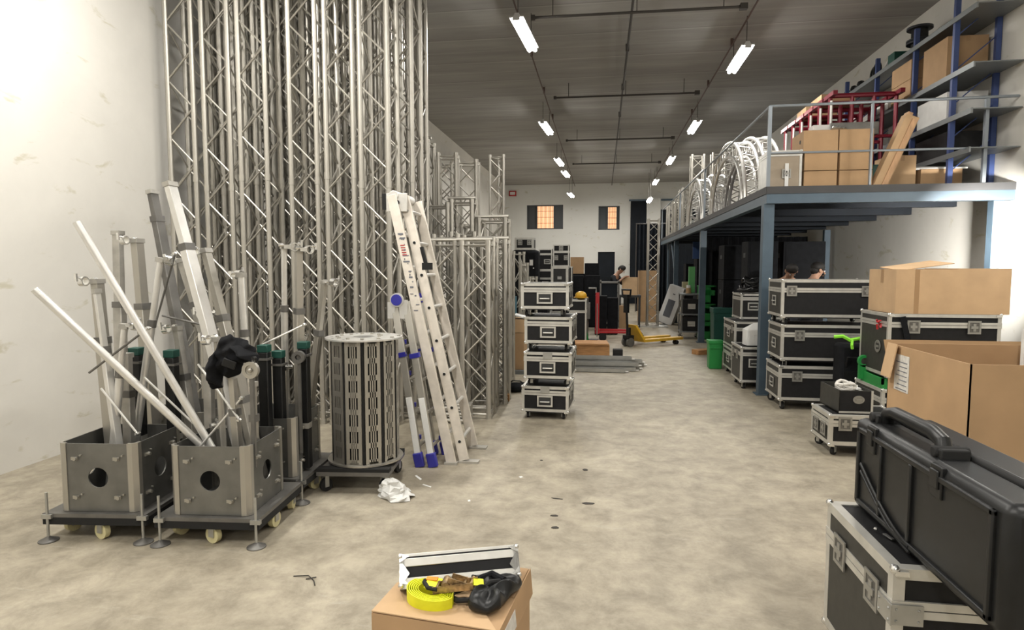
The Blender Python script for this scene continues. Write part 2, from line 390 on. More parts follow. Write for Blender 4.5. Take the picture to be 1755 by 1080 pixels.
def lamps():
    hood = MB().bx(-0.1, -0.62, 0.012, 0.1, 0.62, 0.03).bx(-0.04, -0.6, 0.03, 0.04, 0.6, 0.06).bx(-0.03, -0.6, 0.06, 0.03, 0.6, 0.08).mesh('housing', 'lampbox')
    dif = MB().tube((-0.045, -0.61, -0.02), (-0.045, 0.61, -0.02), 0.03, 10).tube((0.045, -0.61, -0.02), (0.045, 0.61, -0.02), 0.03, 10).mesh('fluorescent_tube', 'lamp')
    cap = MB().bx(-0.05, -0.63, -0.03, 0.05, -0.615, 0.03).bx(-0.05, 0.615, -0.03, 0.05, 0.63, 0.03).mesh('end_cap', 'lampbox')
    side = ['left', 'right']; 
    words = {0: 'nearest ceiling lamp of the left row', 1: 'second ceiling lamp of the left row, above the aisle', 2: 'third ceiling lamp of the left row, small in the distance',
             3: 'fourth ceiling lamp of the left row, just beyond the third', 4: 'farthest lamp of the left row, hanging low before the back wall',
             5: 'nearest ceiling lamp of the right row', 6: 'second ceiling lamp of the right row, above the mezzanine edge', 7: 'third ceiling lamp of the right row, small in the distance',
             8: 'fourth lamp of the right row, before the back wall', 9: 'farthest lamp of the right row, hanging low by the dark sliding door'}
    for i, (x, y, z) in enumerate(LAMPS):
        vis = i < 10
        t = thing('ceiling_lamp', 'white tube lamp, '+words[i] if vis else 'unseen twin tube batten among the continued rows and added fill lamps', 'lamp', (x, y, z), -4 if x < -1.3 or i == 0 else 0, 'hanging tube lamps' if vis else 'tube lamps behind the camera')
        share(t, 'housing', hood); share(t, 'fluorescent_tube', dif); share(t, 'end_cap', cap)
        c = MB()
        for s_ in (-0.5, 0.5): c.tube((0, s_, 0.07), (0, s_, H-z), 0.006, 6)
        c.build('suspension_wire', 'conduit', t)
        ld = bpy.data.lights.new('tube_light', 'AREA'); ld.shape = 'RECTANGLE'; ld.size = 0.12; ld.size_y = 1.2
        ld.energy = LAMP_W*{4: 0.4, 9: 0.12, 14: 1.8, 15: 1.5}.get(i, 1); ld.color = (1.0, 0.965, 0.9); ld.spread = R(180)
        lo = bpy.data.objects.new('tube_light', ld); COL.objects.link(lo); lo.parent = t; lo.location = (0, 0, -0.05)
        
    # conduits the lamps hang along, and the transverse pipes
    for i, (x, n) in enumerate(((-1.3, 'left'), (2.17, 'right'))):
        c = MB().tube((x, YF+0.1, H-0.12), (x, YB-0.1, H-0.12), 0.014, 6)
        for k in range(14): c.bx(x-0.02, YF+1+2.4*k, H-0.13, x+0.02, YF+1.04+2.4*k, H)
        tag(c.build('ceiling_conduit', 'redbr'), 'thin reddish brown conduit running the length of the ceiling above the %s lamp row' % n, 'conduit')
    c = MB().tube((0.4, YF+0.1, H-0.1), (0.4, YB-0.1, H-0.1), 0.02, 6)
    for k in range(14): c.bx(0.37, YF+1+2.4*k, H-0.12, 0.43, YF+1.06+2.4*k, H)
    tag(c.build('ceiling_pipe', 'conduit'), 'dark pipe running lengthwise along the middle of the ceiling', 'pipe')
    for k, (y, nm) in enumerate(((9.3, 'nearest'), (13.6, 'second nearest'), (18.1, 'third'), (22.15, 'farthest'))):
        t = thing('ceiling_crossbar', 'dark crosswise pipe under the ceiling between the lamp rows, %s of the four' % nm, 'pipe', (0.45, y, 5.3), 0.8)
        MB().tube((-1.5, 0, 0), (1.48, 0, 0), 0.02, 8).build('pipe', 'conduit', t)
        MB().bx(1.42, -0.04, -0.04, 1.52, 0.04, 0.04).bx(-1.52, -0.03, -0.03, -1.46, 0.03, 0.03).build('end_box', 'conduit', t)
        c = MB()
        for x in (-1.2, 0, 1.2): c.tube((x, 0, 0.02), (x, 0, H-5.3), 0.007, 6)
        c.build('hanger', 'conduit', t)
lamps()
t = thing('fill_wall_lamp', 'added fill batten on the right wall before the mezzanine, out of view', 'lamp', (XR-0.06, 5.6, 2.75))  # unseen lamp added to lift the right wall under the mezzanine
MB().bx(0.02, -0.6, -0.04, 0.058, 0.6, 0.04).build('housing', 'lampbox', t); MB().tube((-0.02, -0.58, 0), (-0.02, 0.58, 0), 0.03, 10).build('fluorescent_tube', 'lamp', t)
ld = bpy.data.lights.new('tube_light', 'AREA'); ld.shape = 'RECTANGLE'; ld.size = 0.1; ld.size = 0.1; ld.size_y = 1.1; ld.energy = 45; ld.color = (1.0, 0.965, 0.9)
lo = bpy.data.objects.new('tube_light', ld); COL.objects.link(lo); lo.parent = t; lo.location = (-0.06, 0, 0); lo.rotation_euler = (0, R(90), 0)
t = thing('fill_light', 'added fill light before the mezzanine on the right wall, out of view', 'lamp', (4.35, 6.95, 2.2))  # unseen light added to brighten the wall below the deck
MB().bx(-0.12, -0.03, -0.09, 0.12, 0.0, 0.09).bx(0.1, -0.02, -0.02, 0.55, 0.0, 0.02).build('housing', 'lampbox', t); MB().bx(-0.1, 0.0, -0.07, 0.1, 0.008, 0.07).build('lamp_face', 'lamp', t)
ld = bpy.data.lights.new('lamp_light', 'AREA'); ld.shape = 'RECTANGLE'; ld.size = 0.2; ld.size_y = 0.14; ld.energy = 120; ld.spread = R(80); ld.color = (1.0, 0.965, 0.9)
lo = bpy.data.objects.new('lamp_light', ld); COL.objects.link(lo); lo.parent = t; lo.location = (0, 0.02, 0); lo.rotation_euler = (R(78), 0, R(-12))
t = thing('exit_sign', 'small white and red illuminated sign high on the back wall at left', 'sign', (-4.25, YB-0.04, 5.2))
MB().bx(-0.17, -0.03, -0.12, 0.17, 0.04, 0.12).build('sign_box', 'red', t)
MB().bx(-0.12, -0.04, -0.07, 0.12, -0.03, 0.07).build('sign_face', 'white', t)
# ------------------------------------------------------------------ aluminium trusses
TC = {}
def truss_meshes(L, w, n):
    key = (L, w, n)
    if key in TC: return TC[key]
    rc = 0.028 if w > 0.25 else 0.023; h = w/2; pitch = 0.29 if w > 0.25 else 0.24
    ch = MB().tube((0, 0, 0), (0, 0, L), rc, 10)
    ch.tube((0, 0, 0), (0, 0, 0.05), rc+0.005, 10)
    ch.tube((0, 0, L-0.05), (0, 0, L), rc+0.005, 10)
    if L > 4: ch.tube((0, 0, L/2-0.035), (0, 0, L/2+0.035), rc+0.005, 10)
    corners = [(h, h), (-h, h), (-h, -h), (h, -h)] if n == 4 else [(h*math.cos(a)*1.15, h*math.sin(a)*1.15) for a in (R(90), R(210), R(330))]
    br = MB(); e = MB(); k = max(2, int(round((L-0.16)/pitch))); z0 = 0.08; dz = (L-0.16)/k
    for i in range(n):
        a, b = corners[i], corners[(i+1) % n]
        for j in range(k):
            p, q = (a, b) if (j+i) % 2 == 0 else (b, a)
            br.tube((p[0], p[1], z0+j*dz), (q[0], q[1], z0+(j+1)*dz), 0.0095, 6, cap=False)
        for z in (0.05, L-0.05):
            e.tube((a[0], a[1], z), (b[0], b[1], z), 0.012, 6, cap=False)
    TC[key] = (ch.mesh('chord', 'alu'), br.mesh('bracing', 'alu'), e.mesh('end_frame', 'alu'), corners)
    return TC[key]
def truss(label, loc, L, w=0.29, rot=(0, 0, 0), n=4, group=None, name='box_truss', topbar=False):
    t = thing(name, label, 'truss', loc, 0, group); t.rotation_euler = tuple(R(a) for a in rot)
    ch, br, e, cs = truss_meshes(L, w, n)
    for c in cs: share(t, 'chord', ch, (c[0], c[1], 0))
    share(t, 'bracing', br); share(t, 'end_frame', e)
    if topbar: MB().tube((-w/2-0.05, -w/2, L+0.012), (w/2+0.05, -w/2, L+0.012), 0.022, 10).build('top_bar', 'alu', t)
    return t

FRONT = [(-4.43, 6.27, 'leftmost of the front row, beside the white wall'), (-4.02, 6.27, 'second from the left in the front row'),
         (-3.62, 6.27, 'third from the left in the front row'), (-3.06, 6.27, 'fourth from the left in the front row'),
         (-2.67, 6.27, 'fifth from the left in the front row'), (-2.3, 6.27, 'rightmost in the front row, its side open to the aisle')]
for i, (x, y, w_) in enumerate(FRONT):
    truss('tall upright truss, '+w_, (x, y, 0), [5.2, 5.0, 5.2, 5.1, 5.2, 5.0][i], rot=(0, 0, random.uniform(-1.5, 1.5)), group='tall trusses in the front row')
BACK = [(-4.3, 6.68), (-3.92, 6.65), (-3.36, 6.6), (-2.92, 6.66), (-2.52, 6.66), (-2.16, 6.64),
        (-4.42, 7.06), (-4.04, 7.04), (-3.66, 7.03), (-3.2, 7.0), (-2.8, 7.04), (-2.42, 7.03),
        (-4.3, 7.45), (-3.9, 7.43), (-3.5, 7.41), (-3.1, 7.4), (-2.7, 7.42), (-2.32, 7.42),
        (-4.4, 7.85), (-4.0, 7.83), (-3.6, 7.82), (-3.2, 7.8), (-2.8, 7.82)]
BL = ['behind the first and second front trusses', 'behind the second and third front trusses', 'behind the gap between third and fourth front trusses',
      'behind the fourth and fifth front trusses', 'behind the fifth and sixth front trusses', 'its side open to the aisle']
for i, (x, y) in enumerate(BACK):
    lab = 'tall second row truss, '+BL[i] if i < 6 else 'tall silver box truss deep in the rear rows, only glimpsed between those before it'
    truss(lab, (x, y, 0), [5.1, 4.9, 5.2][i % 3], rot=(0, 0, random.uniform(-3, 3)), group='tall trusses in the second row' if i < 6 else 'tall trusses in the rear rows')
MID = [(-1.72, 6.78, 1.95, 0.24, 0, 1, 'two metre truss with a top bar, just right of the big ladder'),
       (-1.36, 6.72, 1.95, 0.29, 0, 1, 'two metre truss with a top bar, front right corner of the shorter cluster'),
       (-1.38, 7.1, 2.0, 0.29, 2, 0, 'two metres tall, directly behind the front right corner of the shorter cluster'),
       (-1.8, 7.2, 2.05, 0.29, -2, 0, 'two metre truss behind the one beside the big ladder'),
       (-1.3, 7.5, 2.0, 0.29, 0, 1, 'short with a thick top bar, aisle side, third from the cluster front'),
       (-1.7, 7.62, 2.1, 0.29, 0, 0, 'short truss in the middle of the cluster, behind the two metre ones'),
       (-1.45, 8.3, 2.32, 0.35, 0, 1, 'wider one with a top bar rising above others at the aisle side'),
       (-1.38, 7.9, 1.95, 0.29, 3, 0, 'short truss at the aisle side between the two barred ones'),
       (-1.42, 8.75, 1.9, 0.29, 0, 0, 'short truss at the far aisle corner of the cluster'),
       (-1.82, 8.1, 2.55, 0.27, 0, 1, 'medium height with a top bar, in the middle of the cluster'),
       (-2.14, 8.0, 2.5, 0.29, 4, 0, 'medium height, left of the medium one with a top bar'),
       (-2.48, 8.35, 3.38, 0.29, 0, 1, 'three metre truss right beside the tall ones, double bars at its top'),
       (-2.12, 8.45, 3.22, 0.24, 8, 0, 'slim three metre truss beside the double barred one'),
       (-2.33, 9.15, 3.22, 0.24, 0, 0, 'three metre truss far back, darker, behind the slim one'),
       (-2.0, 9.2, 3.25, 0.27, 5, 0, 'three metre truss far back, rightmost of the three metre ones'),
       (-1.86, 8.9, 2.3, 0.29, 0, 0, 'truss low in the back of the shorter cluster')]
for x, y, L, w_, rz, tb, lab in MID:
    truss('silver truss, '+lab, (x, y, 0), L, w_, (0, 0, rz), topbar=bool(tb), group='shorter trusses beside the tall ones')
truss('silver triangular truss standing alone and taller behind the shorter cluster', (-1.86, 11.0, 0), 3.65, 0.24, (0, 0, 0), 3, name='triangle_truss')
truss('thin silver truss at the far end of the cluster, beside the four stacked cases', (-1.5, 11.2, 0), 1.95, 0.2, (0, 0, 0), 3, name='triangle_truss')
# perforated base plates piled at the foot of the cluster
for k in range(3):
    t = thing('truss_end_plate', ['lowest', 'middle', 'top'][k]+' of three silver frames piled on the floor by the large ladder', 'frame', (-1.55, 6.42+0.02*k, 0.035+0.062*k), 2*k)
    MB().tube((-0.15, -0.09, 0), (0.15, -0.09, 0), 0.02, 8).tube((-0.15, 0.06, 0), (0.15, 0.06, 0), 0.02, 8).build('rail', 'alu', t)
    MB().bx(-0.17, -0.12, -0.03, -0.13, 0.09, 0.03).bx(0.13, -0.12, -0.03, 0.17, 0.09, 0.03).build('crosspiece', 'alu', t)
# truss tower beyond the pallet truck
t = truss('slim silver truss tower standing on a flat base plate, far right of the aisle', (1.42, 17.9, 0.03), 3.0, 0.29, (0, 0, 0), name='truss_tower')
MB().bx(-0.42, -0.3, -0.03, 0.42, 0.3, 0.0).build('base_plate', 'steel', t)

# ------------------------------------------------------------------ flight cases
CASTER = {}
def caster_meshes(h):
    if h not in CASTER:
        r = h*0.38
        f = MB().bx(-0.03, -0.03, -0.006, 0.03, 0.03, 0).bx(-0.022, -0.012, -h+r*0.7, -0.016, 0.02, -0.006).bx(0.016, -0.012, -h+r*0.7, 0.022, 0.02, -0.006)
        wl = MB().tube((-0.014, 0.006, -h+r), (0.014, 0.006, -h+r), r, 14)
        CASTER[h] = (f.mesh('caster_fork', 'steel'), wl.mesh('wheel', 'rubber'), wl.mesh('wheel', 'cream'))
    return CASTER[h]
def casters(t, pts, h, wheel=1):
    ms = caster_meshes(h)
    for i, (x, y) in enumerate(pts):
        c = share(t, 'caster', ms[0], (x, y, h), (0, 0, random.uniform(-1, 1))); share(c, 'wheel', ms[wheel])
def ball_corner_mesh():
    return MB().ball((0, 0, 0), 0.017, 10).bx(-0.003, -0.017, -0.017, 0.04, 0.04, -0.0).mesh('ball_corner', 'chrome')
def hardware_xf(face, w_, d_):
    if face == 'front': return Matrix(((1, 0, 0, 0), (0, 0, -1, -d_/2), (0, 1, 0, 0), (0, 0, 0, 1)))
    if face == 'left': return Matrix(((0, 0, -1, -w_/2), (-1, 0, 0, 0), (0, 1, 0, 0), (0, 0, 0, 1)))
    if face == 'right': return Matrix(((0, 0, 1, w_/2), (1, 0, 0, 0), (0, 1, 0, 0), (0, 0, 0, 1)))
    return Matrix(((1, 0, 0, 0), (0, 1, 0, 0), (0, 0, 1, 0), (0, 0, 0, 1)))
HW = {}
def hw_mesh(kind):                  # u, v in the face plane, n outwards
    if kind in HW: return HW[kind]
    if kind == 'latch':
        a = MB().bx(-0.055, -0.06, 0, -0.04, 0.06, 0.006).bx(0.04, -0.06, 0, 0.055, 0.06, 0.006).bx(-0.04, 0.045, 0, 0.04, 0.06, 0.006).bx(-0.04, -0.06, 0, 0.04, -0.045, 0.006).bx(-0.04, -0.045, 0, 0.04, 0.045, 0.002)
        a.bx(-0.03, -0.012, 0.002, 0.03, 0.012, 0.01).bx(-0.012, -0.035, 0.002, 0.012, 0.035, 0.008)
    elif kind == 'handle':
        a = MB().bx(-0.085, -0.06, 0, -0.068, 0.06, 0.006).bx(0.068, -0.06, 0, 0.085, 0.06, 0.006).bx(-0.068, 0.045, 0, 0.068, 0.06, 0.006).bx(-0.068, -0.06, 0, 0.068, -0.045, 0.006).bx(-0.068, -0.045, 0, 0.068, 0.045, 0.001)
        a.tube((-0.05, -0.005, 0.016), (0.05, -0.005, 0.016), 0.007, 8).tube((-0.05, -0.005, 0.0), (-0.05, -0.005, 0.016), 0.004, 6).tube((0.05, -0.005, 0.0), (0.05, -0.005, 0.016), 0.004, 6)
    elif kind == 'plate':
        a = MB().bx(-0.05, -0.035, 0, 0.05, 0.035, 0.005)
        for u in (-0.035, 0.035):
            for v in (-0.02, 0.02): a.ball((u, v, 0.006), 0.005, 6)
    elif kind == 'dish':
        a = MB().ring((0, 0, 0), 0.06, 0.045, 0, 0.006, 'z', 20).ring((0, 0, 0), 0.046, 0.001, 0, 0.002, 'z', 20).bx(-0.03, -0.01, 0.002, 0.03, 0.01, 0.01)
    HW['r'+kind] = MB().bx(*{'latch': (-0.038, -0.043, 0.0021, 0.038, 0.043, 0.003), 'handle': (-0.066, -0.043, 0.0011, 0.066, 0.043, 0.002), 'dish': (-0.032, -0.03, 0.0021, 0.032, 0.03, 0.003), 'plate': (-0.001, -0.001, 0.0, 0.001, 0.001, 0.001)}[kind]).mesh('recess_shade', 'alu_dull' if kind == 'latch' else 'dark')  # flat darker sheet puts the shade of a sunken dish into colour
    HW[kind] = a.mesh({'latch': 'butterfly_latch', 'handle': 'handle', 'plate': 'riveted_plate', 'dish': 'handle'}[kind], {'handle': 'edge', 'plate': 'steel'}.get(kind, 'latchm'))
    return HW[kind]
HWN = {'latch': 'butterfly_latch', 'handle': 'handle', 'plate': 'riveted_plate', 'dish': 'handle'}
def fcase(label, x, y, z, w_, d_, h_, rz=0, ch=0.1, seam=0.68, hw=(), panel='black', side='grphite', far=False, group=None, edge=0.03, nm='flight_case', open_top=False, corner='tl', wheel=1):
    """x, y: front-left corner on the ground plan; z: what it stands on"""
    a = R(rz); cx = x+math.cos(a)*w_/2-math.sin(a)*d_/2; cy = y+math.sin(a)*w_/2+math.cos(a)*d_/2
    t = thing(nm, label, 'flight case', (cx, cy, z), rz, group)
    X, Y, b, T = w_/2, d_/2, ch, ch+h_
    g = 0.006
    MB().bx(-X+g, -Y+g, b+g, X-g, Y-g, T-g).build('body', panel, t)
    e = MB(); q = edge
    for sx in (-1, 1):
        for sy in (-1, 1):
            e.bx(min(sx*X, sx*(X-q)), min(sy*Y, sy*(Y-q)), b, max(sx*X, sx*(X-q)), max(sy*Y, sy*(Y-q)), T)
    for zz in (b, T-q):
        for sy in (-1, 1): e.bx(-X+q, min(sy*Y, sy*(Y-q)), zz, X-q, max(sy*Y, sy*(Y-q)), zz+q)
        for sx in (-1, 1): e.bx(min(sx*X, sx*(X-q)), -Y+q, zz, max(sx*X, sx*(X-q)), Y-q, zz+q)
    e.build('edge_trim', 'edge', t)
    if seam:
        zz = b+h_*seam; k = MB(); s_ = q*0.9
        k.bx(-X-0.003, -Y-0.003, zz-s_/2-0.012, X+0.003, Y+0.003, zz-0.002).bx(-X-0.003, -Y-0.003, zz+0.002, X+0.003, Y+0.003, zz+s_/2+0.012)
        k.build('lid_band', 'edge', t)
    # side faces in the greyer laminate
    if side:
        MB().bx(-X+0.002, -Y+q, b+q, -X+g+0.001, Y-q, T-q).build('side_panel', side, t)
        MB().bx(X-g-0.001, -Y+q, b+q, X-0.002, Y-q, T-q).build('side_panel', side, t)
    if not far:
        bc = HW.get('bc') or HW.setdefault('bc', ball_corner_mesh())
        for sx, r1 in ((-1, 0), (1, 1)):
            for sy in (-1, 1):
                for zz in (b, T):
                    o = share(t, 'ball_corner', bc, (sx*(X-0.006), sy*(Y-0.006), zz-0.006 if zz == T else zz+0.006))
                    o.scale = (-sx, -sy, 1 if zz == b else 1)
    for f, kind, u, v in hw:
        xf = hardware_xf(f, w_, d_) @ Matrix.Translation((u, b+v*h_, 0.004 if kind != 'plate' else 0.005))
        o = share(t, HWN[kind], hw_mesh(kind)); o.matrix_local = xf
        if kind != 'plate': share(o, 'recess_shade', HW['r'+kind])
    if ch:
        px, py = X-0.06, Y-0.06
        casters(t, [(-px, -py), (px, -py), (-px, py), (px, py)], ch, wheel)
        MB().bx(-X+0.01, -Y+0.01, ch-0.012, X-0.01, Y-0.01, ch).build('base_board', 'dark', t)
    return t

# stack of four in the aisle
for k in range(4):
    z = [0, 0.375, 0.755, 1.13][k]
    hh = [0.28, 0.285, 0.285, 0.275][k]
    fcase(['bottom', 'second from bottom', 'third from bottom', 'topmost'][k]+' of the four small black flight cases stacked in the aisle', -0.86+[0.0, 0.03, 0.03, -0.005][k], 6.66-[0, 0.04, 0.0, 0.03][k], z, 0.515, 0.6, hh, rz=[-3, -2, -2.5, -1][k], ch=0.085,
          seam=0.74, hw=[('front', 'handle', 0.0, 0.42), ('right', 'latch', -0.14, 0.66), ('right', 'latch', 0.14, 0.66)] + ([('front', 'plate', 0.0, 0.87)] if k < 2 else []), group='four stacked cases in the aisle')
# long cases by the mezzanine post
for k in range(3):
    fcase(['bottom', 'middle', 'topmost'][k]+' of the three long black flight cases stacked beside the blue-grey post', 2.05+0.012*k*(k == 1), 7.5, [0, 0.5, 1.0][k], 1.2 if k < 2 else 1.02, 0.6, [0.40, 0.41, 0.43][k], rz=-1, ch=[0.12, 0.09, 0.09][k], seam=0.72,
          hw=[('front', 'latch', -0.40, 0.7), ('front', 'latch', 0.40, 0.7), ('left', 'handle', 0.0, 0.42), ('right', 'handle', 0.0, 0.42), ('front', 'dish', 0.48, 0.3)][:4], edge=0.032, group='three long stacked cases')
# narrow cases behind the post
fcase('upright black flight case with a handle, on the floor left of the nearest post', 1.88, 8.72, 0, 0.5, 0.6, 0.48, ch=0.1, seam=0.8, hw=[('front', 'handle', -0.06, 0.55), ('left', 'latch', 0.1, 0.75), ('left', 'latch', -0.15, 0.75)])
fcase('lower of two black flight cases behind the upright case, next to the green bin', 1.95, 9.5, 0, 0.5, 0.8, 0.33, ch=0.1, seam=0.72, hw=[('left', 'handle', 0, 0.5), ('left', 'latch', 0.25, 0.7)], side='grphite')
fcase('upper of two black flight cases behind the upright case, next to the green bin', 1.95, 9.5, 0.43, 0.5, 0.8, 0.4, ch=0.03, seam=0.72, hw=[('left', 'handle', 0, 0.5), ('left', 'latch', 0.25, 0.7)], side='grphite')
fcase('black flight case with a heap of dark cable on its lid, behind the nearest post', 2.12, 9.93, 0.86, 0.62, 0.6, 0.39, ch=0.01, seam=0.8, hw=[('front', 'handle', -0.12, 0.5), ('front', 'handle', 0.12, 0.5)])
MB().bx(2.47, 9.95, 0, 2.72, 10.45, 0.86).build('amp_rack', 'black')
o = bpy.data.objects['amp_rack']; tag(o, 'plain black rack under the cable covered flight case', 'rack')
# right stack behind the tall cardboard box
fcase('black flight case under another, behind the tall open cardboard box', 2.6, 6.15, 0, 0.95, 0.62, 0.42, ch=0.1, seam=0.75, hw=[('left', 'handle', 0, 0.4)])
fcase('large black flight case carrying the pale cardboard box, a strap over its front', 2.63, 6.15, 0.62, 0.95, 0.62, 0.59, ch=0.02, seam=0.83, hw=[('front', 'latch', -0.26, 0.8), ('front', 'latch', 0.25, 0.8), ('left', 'dish', 0.12, 0.45)])
t = thing('green_crate', 'bright green plastic crate squeezed between the two stacked cases at right', 'crate', (2.86, 6.42, 0.52))
MB().bx(-0.25, -0.24, 0, 0.3, 0.24, 0.04).bx(-0.25, -0.24, 0.04, -0.23, 0.24, 0.098).bx(0.28, -0.24, 0.04, 0.3, 0.24, 0.098).bx(-0.25, -0.24, 0.04, 0.3, -0.22, 0.098).bx(-0.25, 0.22, 0.04, 0.3, 0.24, 0.098).build('crate_body', 'green', t)
# wheeled case and the open box on it
fcase('small wheeled black flight case with silver edges, standing alone at the aisle edge at right', 1.985, 5.68, 0, 0.62, 0.46, 0.27, ch=0.1, seam=0.72,
      hw=[('left', 'latch', 0.1, 0.45), ('left', 'latch', -0.08, 0.45), ('front', 'latch', -0.18, 0.72), ('front', 'latch', 0.2, 0.72)], edge=0.035)
def open_box():
    t = thing('open_case', 'open black wooden case full of cables, standing on the small wheeled flight case', 'open case', (2.22, 5.98, 0.375), 2)
    X, Y, h_ = 0.14, 0.22, 0.2
    b = MB().bx(-X, -Y, 0, X, Y, 0.012).bx(-X, -Y, 0, X, -Y+0.012, h_).bx(-X, Y-0.012, 0, X, Y, h_).bx(-X, -Y, 0, -X+0.012, Y, h_).bx(X-0.012, -Y, 0, X, Y, h_)
    b.build('body', 'grphite', t)
    MB().bx(-X+0.004, -Y-0.003, 0.02, X-0.02, -Y+0.002, h_-0.006).build('front_panel', 'black', t)
    MB().bx(X-0.016, -Y-0.006, 0, X+0.002, -Y+0.004, h_).bx(-X, -Y-0.006, -0.002, X, -Y+0.004, 0.015).build('edge_trim', 'edge', t)
    o = share(t, 'handle', hw_mesh('dish'), label='round recessed handle'); o.matrix_local = Matrix.Translation((0.02, -Y-0.003, 0.12)) @ Matrix.Rotation(R(90), 4, 'X') @ Matrix.Diagonal((0.8, 0.6, 1, 1))
    c = MB()
    for k in range(5):
        c.path([(0.0+0.075*math.cos(a*0.5+k), 0.02+0.09*math.sin(a*0.5+k)-0.05, 0.17+0.014*k+0.02*math.sin(a)) for a in range(14)], 0.014, 8)
    tag(c.build('cable_coil', 'label'), 'pale grey coiled cable heaped in the open black case', 'cable', (2.2, 5.96, 0.375))
    p = MB()
    for k in range(3): p.rbx((0.07, -0.1+0.05*k, 0.185+0.01*k), (0.1, 0.06, 0.012), (10*k, 20-12*k, 30+20*k))
    tag(p.build('paper_pile', 'paper'), 'crumpled white paper on the cables in the open black case', 'paper', (2.22, 5.98, 0.375))
open_box()

# ------------------------------------------------------------------ cardboard boxes
def cbox(label, x, y, z, w_, d_, h_, rz=0, m='card', seam='x', tape=True, nm='cardboard_box', group=None, lab=None, flaps=True):
    a = R(rz); cx = x+math.cos(a)*w_/2-math.sin(a)*d_/2; cy = y+math.sin(a)*w_/2+math.cos(a)*d_/2
    t = thing(nm, label, 'box', (cx, cy, z), rz, group); X, Y = w_/2, d_/2
    MB().bx(-X, -Y, 0, X, Y, h_-0.005).build('body', m, t)
    if flaps:
        if seam == 'x':
            MB().bx(-X, -Y, h_-0.004, X, -0.002, h_).build('flap', m, t); MB().bx(-X, 0.002, h_-0.004, X, Y, h_).build('flap', m, t)
        else:
            MB().bx(-X, -Y, h_-0.004, -0.002, Y, h_).build('flap', m, t); MB().bx(0.002, -Y, h_-0.004, X, Y, h_).build('flap', m, t)
    if tape:
        b = MB()
        if seam == 'x': b.bx(-X-0.001, -0.025, h_, X+0.001, 0.025, h_+0.001).bx(-X-0.001, -0.025, h_-0.06, -X, 0.025, h_).bx(X, -0.025, h_-0.06, X+0.001, 0.025, h_)
        else: b.bx(-0.025, -Y-0.001, h_, 0.025, Y+0.001, h_+0.001).bx(-0.025, -Y-0.001, h_-0.07, 0.025, -Y, h_)
        b.build('tape', 'tape', t)
    if lab:
        f, u0, v0, u1, v1 = lab
        b = MB()
        if f == 'left': b.bx(-X-0.002, u0, v0, -X, u1, v1)
        elif f == 'right': b.bx(X, u0, v0, X+0.002, u1, v1)
        else: b.bx(u0, -Y-0.002, v0, u1, -Y, v1)
        b.build('label', 'label', t)
    return t
